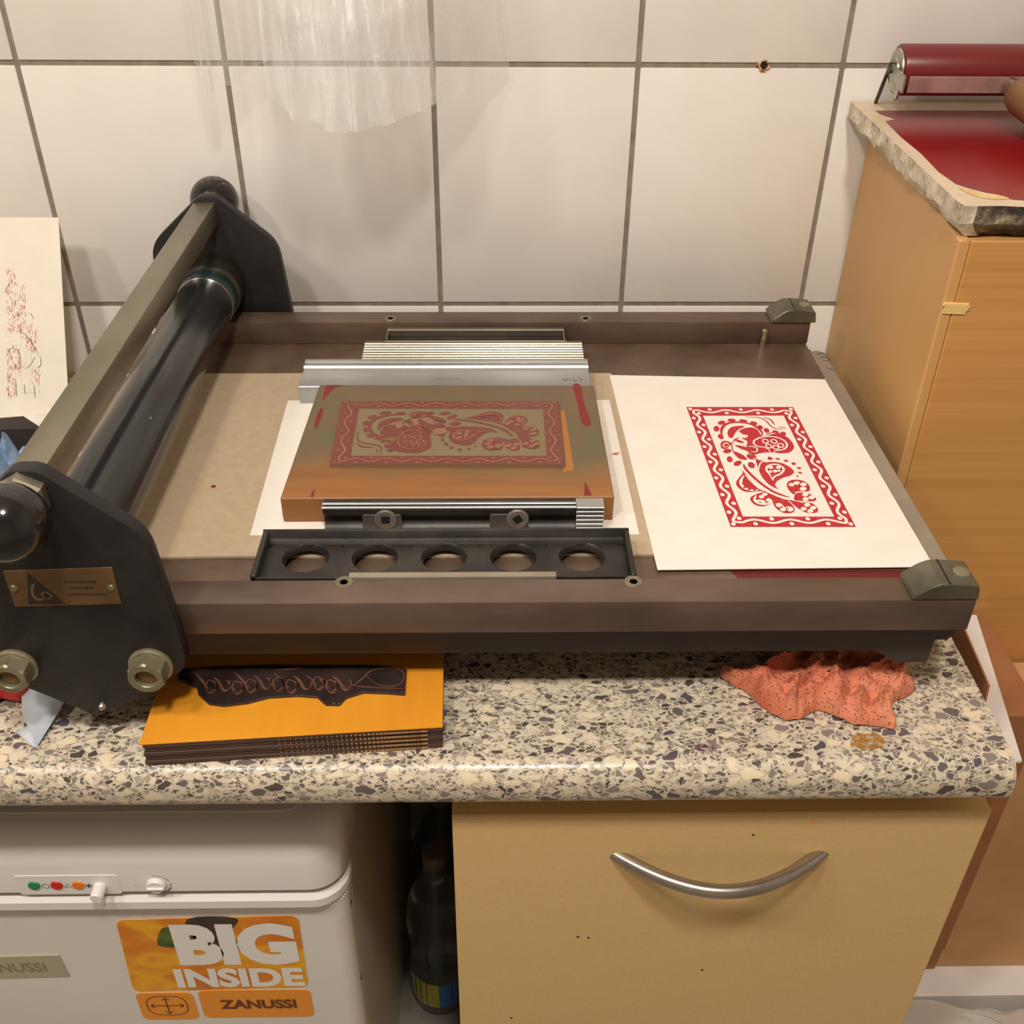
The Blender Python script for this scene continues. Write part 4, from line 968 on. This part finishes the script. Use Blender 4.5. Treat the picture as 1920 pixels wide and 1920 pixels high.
build('peeled_patch', pl, m_peel, fp)

def slab():
    mb = MB()
    out = [(.8225,-.0045)] + [(.8225-.0012*t, -.0045-.303*t) for t in [i/40 for i in range(1, 40)]] + [(.8225,-.3130)]
    out += [(.8225+.49*i/50, -.3150+.002*math.sin(i*.7)) for i in range(1, 51)]
    nl = len(out)
    levels = [(1.1675,0), (1.1600,.0008), (1.1540,.0), (1.1480,.003), (CT+.0006,.009)]
    vs = []
    for li, (z, ins) in enumerate(levels):
        for i, (x, y) in enumerate(out):
            a = fbm((x*38, y*38, li*2.3+4))*.5+fbm((x*110, y*110, li*3.1))*.3
            left = i <= 41
            d_ = ins + (a*.0055 if 0 < li else abs(a)*.0028 if i % 3 else 0)
            if left: X_, Y_ = x+d_, y+ (d_*.6 if i > 36 else 0) + (-.004*(1 if li > 2 else 0) if i < 3 else 0)
            else: X_, Y_ = x+(d_*.5 if i < 45 else 0), y+d_
            vs.append((max(X_, .8195), min(Y_, -.0045), z + (0 if li in (0, 4) else a*.002)))
    fs = []
    for li in range(len(levels)-1):
        for i in range(nl-1): fs.append((li*nl+i, (li+1)*nl+i, (li+1)*nl+i+1, li*nl+i+1))
    ml = [0 if (k % (nl-1)) < 41 else 1 for k in range(len(fs))]
    b = len(vs); vs += [(1.3125,-.0045,z) for z, _ in levels]
    for li in range(len(levels)-1):
        fs.append((li*nl+nl-1, (li+1)*nl+nl-1, b+li+1, b+li)); ml.append(1)
        fs.append((b+li, b+li+1, (li+1)*nl, li*nl)); ml.append(1)
    fs.append(tuple(range(nl))[::1]+(b,)); ml.append(2)
    fs.append(tuple((len(levels)-1)*nl+i for i in range(nl))[::-1]+(b+4,)); ml.append(1)
    mb.add(vs, fs); mb.mi = ml
    return mb
s = thing('stone_slab', 'rough-edged stone slab with wet red ink on the tall cabinet', 'stone slab', (1.05,-.16,CT))
sb = build('slab', slab(), [m_stone, m_stonef, m_stonet], s, angle=28)
inkp = [(.8370,-.0400),(.8375,-.0520),(.8470,-.0700),(.8350,-.0780),(.8330,-.130),(.8345,-.180),(.8320,-.230),(.8350,-.262),(.8420,-.2720),(.8540,-.2860),(.8660,-.2990),(.90,-.3060),(1.0,-.308),(1.20,-.306),(1.27,-.29),(1.28,-.15),(1.27,-.045),(1.1,-.040),(.95,-.0395)]
build('red_ink', flip_up(MB().fill(inkp, lambda q: Vector((q[0], q[1], 1.16785)))), m_redink, s)
yk = flip_up(MB().fill(cat([(.8340,-.2700),(.8425,-.2790),(.8560,-.2870),(.8640,-.2960),(.8560,-.2990),(.8450,-.2960),(.8370,-.2860)], 4, True), lambda q: Vector((q[0], q[1], 1.16790))))
build('chipped_edge', yk, mk('ochre_chip', (214,176,112), (230,206,160), 90, .7), s)

b = thing('ink_brayer', 'wide hand brayer with dark red roller and steel frame on the stone', 'brayer', (.99,-.05,1.168))
BY, BZ, BR_ = -.052, 1.2080, .0228
build('roller', MB().lathe([(0,.0),(.0198,0),(.0222,.0006),(BR_,.002),(BR_,.288),(.0222,.2894),(0,.29)], (.8455,BY,BZ), 'x', 48), m_rroll, b, angle=50)
for x, sgn in ((.8450,-1), (1.1360,1)):
    build('end_cap', MB().lathe([(.0060,sgn*.0008),(.0062,sgn*.0030),(.0100,sgn*.0034),(.0106,sgn*.0018),(.0165,sgn*.0016),(.0185,sgn*.0014),(.0190,0),(0,0)], (x,BY,BZ), 'x', 32), m_frame, b)
    build('axle', MB().lathe([(0,sgn*.008),(.0035,sgn*.008),(.0035,0)], (x,BY,BZ), 'x', 12), m_ring, b)
fz = [(.8400,BY,BZ-.002)]
fm = MB()
fm.box(.8450, 1.1360, -.0905, -.0885, 1.1960, 1.2105, .0005)
fr_ = build('frame_bar', fm, m_inked, b)
for x in (.8395, 1.1395):
    ar = MB().prism([(-.0905,1.1960),(-.0905,1.2105),(-.0560,1.2135),(-.0480,1.2125),(-.0455,1.2080),(-.0480,1.2040),(-.0560,1.2020)], 'x', x, x+.0018)
    build('frame_arm', ar, m_frame, b)
    ft = MB().prism([(-.0780,1.1985),(-.0660,1.1985),(-.0620,1.1920),(-.0630,1.1860),(-.0680,1.1840),(-.0740,1.1870)], 'x', x+.002, x+.0042)
    build('frame_foot', ft, m_frame, b)
    build('stand_leg', MB().tube([(x,-.050,1.2130),(x+.003,-.030,1.1900),(x+.006,-.012,1.1685)], .0019, 10), m_ring, b)
HX = -.012
fer = MB().tube([(.9500+HX,-.0890,1.2030),(.9510+HX,-.0985,1.2020),(.9525+HX,-.1060,1.2010)], [.0075,.0085,.0105], 18)
build('ferrule', fer, m_chrome, b)
hd = MB().tube(cat([(x+HX, y, z) for x, y, z in ((.9522,-.1040,1.2010),(.9530,-.1090,1.2003),(.9560,-.1250,1.1980),(.9600,-.1450,1.1950),(.9650,-.1700,1.1915),(.9720,-.2050,1.1865),(.9745,-.2180,1.1850))], 4), [.0095+.0075*math.sin(PI*.5*min(1, i/8)) if i < 12 else .0170-.0018*math.sin(PI*(i-12)/12) if i < 24 else .009 for i in range(25)], 22)
build('handle', hd, m_hwood, b, angle=60)

# ------------------------------------------------------------------ things in the gap right of the worktop
o = build('white_board', MB().prism([(.8500,-.3200),(.9370,-.3200),(.9050,-.5050),(.8500,-.5120)], 'z', .7600, .7625), m_wboard, None, (.89,-.41,.76))
tag(o, 'white cardboard sheet lying on narrow kraft box beside the worktop end', 'cardboard')
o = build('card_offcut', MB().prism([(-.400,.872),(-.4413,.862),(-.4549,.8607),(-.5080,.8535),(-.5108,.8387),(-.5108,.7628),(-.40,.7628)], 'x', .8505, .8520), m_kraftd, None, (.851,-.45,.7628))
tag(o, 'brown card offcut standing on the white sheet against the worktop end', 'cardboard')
o = thing('kraft_box', 'narrow brown cardboard box, shade put into its colour, squeezed beside the drawer unit', 'box', (.9,-.39,.36))
build('body', MB().box(.8490, .9480, -.4500, -.3210, .3605, .7595, .001), m_kraftd, o)  # darker kraft: the worktop's shade is put into the box colour
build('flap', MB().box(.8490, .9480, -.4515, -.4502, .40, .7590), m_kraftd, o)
o = thing('kraft_box', 'wide light brown cardboard box beside the narrow box', 'box', (1.12,-.39,.36))
build('body', MB().box(.9490, 1.300, -.4470, -.3210, .3605, .7000, .001), m_kraft, o)
build('tape', MB().box(.9490, 1.300, -.40, -.36, .7001, .7004), m_kraftd, o)
o = build('white_box', MB().box(.8575, 1.32, -.4800, -.3210, .0, .3600, .0012), m_wboard, None, (1.1,-.4,0))
tag(o, 'low white cardboard box on the floor under the kraft box', 'box')
def bagf(u, v):
    x = .862+.36*u
    prof = [(-.484,.0),(-.60,.02),(-.640,.12),(-.625,.24),(-.580,.315),(-.535,.345),(-.500,.352),(-.4845,.340)]
    k = v*7; i = min(int(k), 6); fr = k-i
    y = prof[i][0]*(1-fr)+prof[i+1][0]*fr; z = prof[i][1]*(1-fr)+prof[i+1][1]*fr
    e = 1-abs(2*u-1)**6
    r1 = noise.ridged_multi_fractal(Vector((x*11+y*6, y*14, z*9+1)), 1, 2, 4, 1, 2)-1.0
    n2 = fbm((x*8, y*8, z*8+3))
    y2 = min(y-.010*r1+.012*n2, -.4815)
    z2 = 0 if v < .02 else max(.002, z*(.90+.10*e)+.014*r1+.016*n2+.022*v)
    z2 = min(z2, .357+max(0, -.485-y2)*.2)
    return Vector((x+.01*fbm((x*9,z*9,5)), y2, z2))
o = build('plastic_bag', MB().grid(110, 90, bagf), m_bag, None, (1.04,-.55,0), angle=180)
tag(o, 'crumpled translucent white plastic bag on the floor before white box', 'bag')

# ------------------------------------------------------------------ under and beside the press
blk2 = thing('mounted_block', 'orange-faced plywood block with dark carved lettering plate under the press', 'printing block', (.32,-.54,ZC))
oq = [(.2175,-.5905),(.4270,-.5762),(.4240,-.4650),(.2160,-.4650)]
z = ZC+.0002
lay = [.0042]*5
for i, h in enumerate(lay):
    ins = .0012 if i % 2 else .0004
    pp = [(oq[0][0]+ins+.0008*i*.5, oq[0][1]+ins), (oq[1][0]-ins, oq[1][1]+ins), (oq[2][0]-ins, oq[2][1]-ins), (oq[3][0]+ins, oq[3][1]-ins)]
    build('ply_layer', MB().prism(pp, 'z', z, z+h-.0003, .0004), m_ply, blk2)
    z += h
TP = z+.0010
build('orange_face', MB().prism(oq, 'z', z-.0003, TP, .0003), m_orange, blk2)
# pale end-grain ribs showing near the right end of the front edge
eg = MB()
ev = Vector((oq[1][0]-oq[0][0], oq[1][1]-oq[0][1], 0)); 
for i in range(34):
    t = 1-.062-.0105*i*(1+.012*i)
    if t < .30: break
    w_ = .0042*max(.12, 1-i/26)
    q0 = Vector((oq[0][0], oq[0][1], 0))+ev*t; e1 = ev.normalized()*w_*.5
    for k in range(5):
        za = ZC+.0012+.0042*k; zb_ = za+.0020
        c0 = q0-e1; c1 = q0+e1
        nrm = Vector((ev.y, -ev.x, 0)).normalized()*.0003
        eg.add([(c0.x+nrm.x,c0.y+nrm.y,za),(c1.x+nrm.x,c1.y+nrm.y,za),(c1.x+nrm.x,c1.y+nrm.y,zb_),(c0.x+nrm.x,c0.y+nrm.y,zb_)], [(0,1,2,3)])
build('pale_grain', eg, m_plyl, blk2)
go = lambda q: Vector((q[0], q[1], TP+.0024))
dl_ = [(.2290,-.5180),(.2290,-.5285),(.2460,-.5380),(.2480,-.5440),(.2580,-.5540),(.2690,-.5560),(.2850,-.5535),(.3000,-.5480),(.3200,-.5465),(.3350,-.5480),(.3420,-.5555),(.3520,-.5560),(.3560,-.5490),(.3680,-.5435),(.3850,-.5445),(.3985,-.5460),(.3980,-.5200),(.3850,-.5165),(.3700,-.5150),(.3400,-.5150),(.3000,-.5140),(.2600,-.5150)]
lp = build('lettering_plate', MB().prism(dl_, 'z', TP+.0001, TP+.0022, .0003), m_dlino, blk2)
lt = MB()
gl2 = lambda q: Vector((q[0], q[1], TP+.0026))
for k in range(11):
    x = .252+.0098*k; y = -.5340+.0022*math.sin(k*1.9)-.0016*(k < 3)
    tall = (0, 3, 6).count(k) > 0
    lt.stroke(cat([(x-.006-(.005 if tall else 0),y+(.0125 if tall else .006)),(x-.001,y+.0010),(x+.0040,y-.0075),(x+.0075,y-.0080)], 6), .0021, gl2)
    if k % 3 != 1: lt.stroke(cat([(x+.001,y-.002),(x+.0005,y+.0045),(x+.0055,y+.0030),(x+.0085,y-.0030),(x+.0045,y-.0070),(x+.0015,y-.003)], 5), .0012, gl2)
    lt.stroke(cat([(x+.0075,y-.0080),(x+.0085,y-.002),(x+.006,y+.004)], 4), .0009, gl2)
lt.stroke(cat([(.300,-.5205),(.313,-.5195),(.322,-.5170)], 5), .0022, gl2)
lt.stroke(cat([(.3500,-.5400),(.3600,-.5370),(.3660,-.5300),(.3720,-.5220),(.3850,-.5190),(.3955,-.5230),(.3960,-.5330),(.3900,-.5380),(.3780,-.5365),(.3680,-.5270)], 6), .0012, gl2)
lt.stroke(cat([(.3600,-.5375),(.3750,-.5395),(.3970,-.5410)], 5), .0013, gl2)
build('raised_lettering', flip_up(lt), m_copper, lp)
for x, y in ((.3478,-.5545),(.3515,-.5548),(.3962,-.5435)):
    build('nail', MB().lathe([(0,.0006),(.0008,.0005),(.0011,0)], (x,y,TP+.0022), 'z', 8), m_chrome, lp)

def heap(poly, z0, h, seed, spine, nr=34, fs=26):
    """crumpled cloth: folded surface drawn from its outline in to a spine segment"""
    out = cat(poly, 12, True); n_ = len(out); (sx0, sy0), (sx1, sy1) = spine
    mb = MB(); vs = []
    for r_ in range(nr+1):
        t = r_/nr
        for b_ in out:
            k = max(0, min(1, (b_.x-sx0)/(sx1-sx0))); c_ = Vector((sx0+(sx1-sx0)*k, sy0+(sy1-sy0)*k))
            p_ = b_.lerp(c_, t); x, y = p_.x, p_.y
            rm = noise.ridged_multi_fractal(Vector((x*fs+seed, y*fs*1.1, seed*.7)), 1.0, 2.1, 3, 1.0, 2.0)
            fold = 1-abs(math.sin(x*115+2.4*fbm((x*22, y*22, seed))-y*70))**.7
            cell = noise.voronoi(Vector((x*55, y*48, seed)))[0]; cr = min(1, (cell[1]-cell[0])*2.2)
            k2 = min(1, t*2.6)**.6
            lift = .0008+.004*max(0, fbm((b_.x*60, b_.y*60, seed)))
            vs.append((x+.004*fbm((x*40,y*40,seed+9)), y-.003*fold*k2, z0+lift*(1-t)+.0006+k2*h*(.22+.30*rm*.7+.30*fold+.22*cr)))
    fs_ = [(r_*n_+i, r_*n_+(i+1) % n_, (r_+1)*n_+(i+1) % n_, (r_+1)*n_+i) for r_ in range(nr) for i in range(n_)]
    return mb.add(vs, fs_)
rag = [(.6390,-.4990),(.6370,-.5080),(.6480,-.5180),(.6560,-.5220),(.6680,-.5440),(.6790,-.5520),(.6900,-.5520),(.6990,-.5470),(.7080,-.5430),(.7170,-.5500),(.7260,-.5570),(.7400,-.5590),(.7560,-.5620),(.7600,-.5520),(.7640,-.5360),(.7750,-.5300),(.7850,-.5230),(.7860,-.5130),(.7780,-.5050),(.7740,-.4900),(.7400,-.4780),(.7000,-.4800),(.6800,-.4950),(.6650,-.5080),(.6530,-.5040)]
o = build('crumpled_cloth', heap(rag, ZC, .030, 3.3, ((.672,-.526),(.758,-.515))), m_rag, None, (.71,-.52,ZC), angle=60)
tag(o, 'crumpled orange perforated cleaning cloth on the worktop below the press', 'cloth')

# pale folded tissue hanging under the front side plate
ts = MB()
tsv = [(.1035,-.5080,.8950),(.1560,-.5300,.8930),(.1385,-.5760,.8634),(.1330,-.5740,.8632),(.1290,-.5420,.8640)]
ts.add([(.1060,-.5100,.8760),(.1485,-.5280,.8760),(.1440,-.5420,.8690),(.1365,-.5720,.8632),(.1290,-.5630,.8636),(.1150,-.5420,.8660)], [(0,5,4,3,2,1)])
ts.add([(.1165,-.5590,.8628),(.1255,-.5470,.8632),(.1365,-.5722,.8626),(.1330,-.5720,.8626)], [(0,1,2,3)])
ts.add([(.1060,-.5100,.8760),(.1485,-.5280,.8760),(.1500,-.4900,.8630),(.1060,-.4800,.8630)], [(0,1,2,3)])
o = build('paper_tissue', ts, m_wtis, None, (.128,-.53,ZC), angle=20)
md = o.modifiers.new('thick', 'SOLIDIFY'); md.thickness = .0006; md.offset = 1
tag(o, 'folded pale tissue on the worktop below the nameplated side plate', 'tissue')
o = thing('red_handled_tool', 'red plastic tool handle with dark shaft on the worktop behind the tissue', 'tool', (.07,-.52,ZC))
build('handle', MB().tube(cat([(.0100,-.500,.8760),(.0500,-.5120,.8760),(.0900,-.5190,.8745),(.1080,-.5215,.8725),(.1150,-.5225,.8710)], 4), [.012]*13+[.0115,.010,.0075,.004], 16, sx=.9), m_redp, o, angle=60)
build('shaft', MB().tube([(.0920,-.5260,.8690),(.0830,-.5420,.8665),(.0740,-.5600,.8655)], .0034, 10), m_darkcloth, o)

# ------------------------------------------------------------------ left of the press
cd = thing('leaning_print', 'white card with red and black castle sketch leaning against the tiled wall', 'print', (-.08,-.14,ZC))
T_, B_ = Vector((0,-.0386,1.0598)), Vector((0,-.1440,.8640))
cw = [(-.1300,0),(.0200,0),(.0205,1),(-.1300,1)]
def cfn(x, t, h=0):
    q = T_.lerp(B_, t); n_ = Vector((0,-(T_.z-B_.z),-(B_.y-T_.y)*-1)).normalized()
    return Vector((x, q.y, q.z))+Vector((0,-.88,.47))*h
cm = MB(); fr4 = [cfn(x, t, .0006) for x, t in cw]; bk4 = [cfn(x, t, 0) for x, t in cw]
cm.add(fr4+bk4, [(3,2,1,0),(4,5,6,7),(0,1,5,4),(1,2,6,5),(2,3,7,6),(3,0,4,7)])
build('card', cm, m_paperw, cd)
rnd = random.Random(21)
sk = MB(); cg = lambda q: cfn(q[0], q[1], .0008)
def tpx(px, py):   # sketch coordinates (left-to-right 0..125, top-to-bottom 410..770) to card position
    t = (py-408)/ (757-408); t = t*.93*(1+.06*(1-t)); x = .0200-(112+ (py-408)*.045-px)*.00050
    return (x, t)
towers = [((2,490),(30,490),(32,600),(2,600)), ((28,520),(40,525),(42,600),(28,600))]
for n_, (a, b_, y0, y1) in ((150,(2,30,490,600)), (70,(28,42,515,612)), (60,(40,62,590,630)), (70,(2,30,625,665)), (60,(0,18,672,715)), (30,(52,68,655,690))):
    for i in range(n_):
        px = a+(b_-a)*rnd.random(); py = y0+(y1-y0)*rnd.random()
        if y0 == 490 and px > 8+(py-490)*.25+10: continue
        dx, dy = 7*rnd.random()-3, 16*rnd.random()-8
        sk.stroke([tpx(px, py), tpx(px+dx, py+dy)], .0007+.0007*rnd.random(), cg, 0)
for pl_ in ([(0,596),(20,594),(36,600),(50,612),(60,628),(68,640)], [(44,565),(52,566),(58,576)], [(60,640),(52,652),(44,660),(36,662)], [(70,640),(71,655),(62,662)], [(18,680),(20,712)], [(30,706),(56,706)], [(36,690),(37,708)], [(56,690),(58,716)], [(0,640),(8,628),(20,626),(28,640),(30,660)]):
    sk.stroke(cat([tpx(*q) for q in pl_], 5), .0007, cg, 1)
for i in range(110):
    px = 2+64*rnd.random(); py = 596+115*rnd.random(); dx, dy = 6*rnd.random()-3, 9*rnd.random()-4
    sk.stroke([tpx(px, py), tpx(px+dx, py+dy)], .0005, cg, 1)
build('sketch', sk, [mk('sketch_red', (190,56,62), None, rough=.7), mk('sketch_black', (96,78,74), None, rough=.7)], cd)
o = build('loose_paper', MB().add([(-.10,-.115,.8750),(-.010,-.112,.8780),(-.004,-.150,.8860),(-.03,-.185,.8760),(-.12,-.19,.8700)], [(0,4,3,2,1)]).add([(-.06,-.120,.8790),(.012,-.130,.8850),(.014,-.165,.8900),(-.03,-.175,.8790)], [(0,3,2,1)]), m_paper, None, (-.04,-.15,ZC), angle=10)
md = o.modifiers.new('thick', 'SOLIDIFY'); md.thickness = .0005
tag(o, 'loose white paper sheets lying at the foot of the leaning card', 'paper')
o = build('dark_pouch', MB().add([(-.10,-.205,.8625),(-.0306,-.2080,.8625),(.0300,-.2050,.8625),(.0300,-.1850,.8625),(-.10,-.170,.8625),
    (-.10,-.190,.8900),(-.0309,-.1930,.9000),(-.0063,-.1760,.9060),(.0160,-.1900,.9000),(-.05,-.172,.9000)],
    [(0,1,6,5),(1,2,8,6),(6,8,7),(2,3,8),(3,4,9,7,8),(4,0,5,9),(5,6,7,9),(0,4,3,2,1)]), m_darkcloth, None, (-.03,-.2,ZC), angle=25)
tag(o, 'dark folded plastic pouch behind the blue tissue left of the press', 'pouch')
o = build('blue_tissue', heap([(-.075,-.2120),(.0060,-.2115),(.0220,-.2250),(.0240,-.2600),(-.010,-.2900),(-.075,-.2900)], ZC, .062, 7.7, ((-.055,-.250),(-.005,-.246)), 24, 18), m_blue, None, (-.03,-.25,ZC), angle=60)
tag(o, 'crumpled light blue tissue left of the press crossbar', 'tissue')

# ------------------------------------------------------------------ nets hanging over the wall tiles
rl = thing('drying_rail', 'thin metal rail on the tiled wall holding the nets', 'rail', (.33,-.002,1.60))
build('rod', MB().tube([(.12,-.075,1.60),(.56,-.075,1.60)], .004, 12), m_chrome, rl)
for x in (.13, .55): build('bracket', MB().box(x-.006, x+.006, -.079, .0008, 1.592, 1.608, .001), m_chrome, rl)
def lerp_tab(tab, u):
    for (a, va), (b_, vb) in zip(tab, tab[1:]):
        if u <= b_:
            k = (u-a)/(b_-a); k = max(0, min(1, k)); return tuple(p_+(q_-p_)*k for p_, q_ in zip(va, vb))
    return tab[-1][1]
# (u) -> bottom x, y, z and the x at the upper end
big = [(0,(.2715,-.128,1.2080,.2760)), (.06,(.2790,-.132,1.1930,.2830)), (.16,(.2960,-.134,1.1845,.2980)), (.34,(.3340,-.134,1.1750,.3250)), (.46,(.3600,-.132,1.1775,.3500)), (.60,(.3880,-.118,1.1830,.3750)), (.74,(.4190,-.086,1.1860,.4050)), (.88,(.4560,-.035,1.1900,.4300)), (1,(.4814,-.010,1.1955,.4500))]
def netf(tab, amp, seed, yoff=0):
    def fn(u, v):
        bx_, by_, bz_, tx_ = lerp_tab(tab, u)
        x = tx_+(bx_-tx_)*v**1.6; yb_ = -.078+(by_+.078)*min(1, v*1.25)
        z_ = 1.598+(bz_-1.598)*v
        f_ = amp*(math.sin(u*34+seed+2*fbm((u*3, v*1.5, seed)))*.6+fbm((u*9, v*3, seed))*.8)*(.3+.7*v)*(1-.9*max(0, (u-.8)/.2))
        return Vector((x+f_*.3, min(yb_+f_+yoff, -.004), z_))
    return fn
nt = thing('net_cloth', 'large sheer white net cloth with crinkled layer hanging before the tiles', 'net', (.37,-.08,1.17))
build('sheer_layer', MB().grid(90, 70, netf(big, .010, 1.0)), m_net1, nt, angle=180)
big2 = [(0,(.2700,-.133,1.2120,.2745)), (.08,(.2760,-.137,1.1960,.2800)), (.2,(.2930,-.140,1.1850,.2960)), (.45,(.3330,-.140,1.1740,.3220)), (.65,(.3600,-.138,1.1770,.3450)), (.85,(.3920,-.125,1.1850,.3700)), (1,(.4140,-.100,1.1900,.3900))]
build('crinkled_layer', MB().grid(90, 80, netf(big2, .009, 4.0, -.003)), m_net2, nt, angle=180)
sml = [(0,(.1900,-.062,1.2150,.1880)), (.14,(.1950,-.064,1.1885,.1940)), (.27,(.2030,-.064,1.1850,.2000)), (.36,(.2060,-.06,1.1980,.2080)), (.5,(.2190,-.052,1.1930,.2200)), (.75,(.2350,-.045,1.2030,.2380)), (1,(.2520,-.040,1.2110,.2550))]
nt2 = thing('net_cloth', 'small sheer net scrap hanging left of the large net', 'net', (.22,-.05,1.18))
build('sheer_layer', MB().grid(60, 50, netf(sml, .007, 7.0)), m_net1, nt2, angle=180)
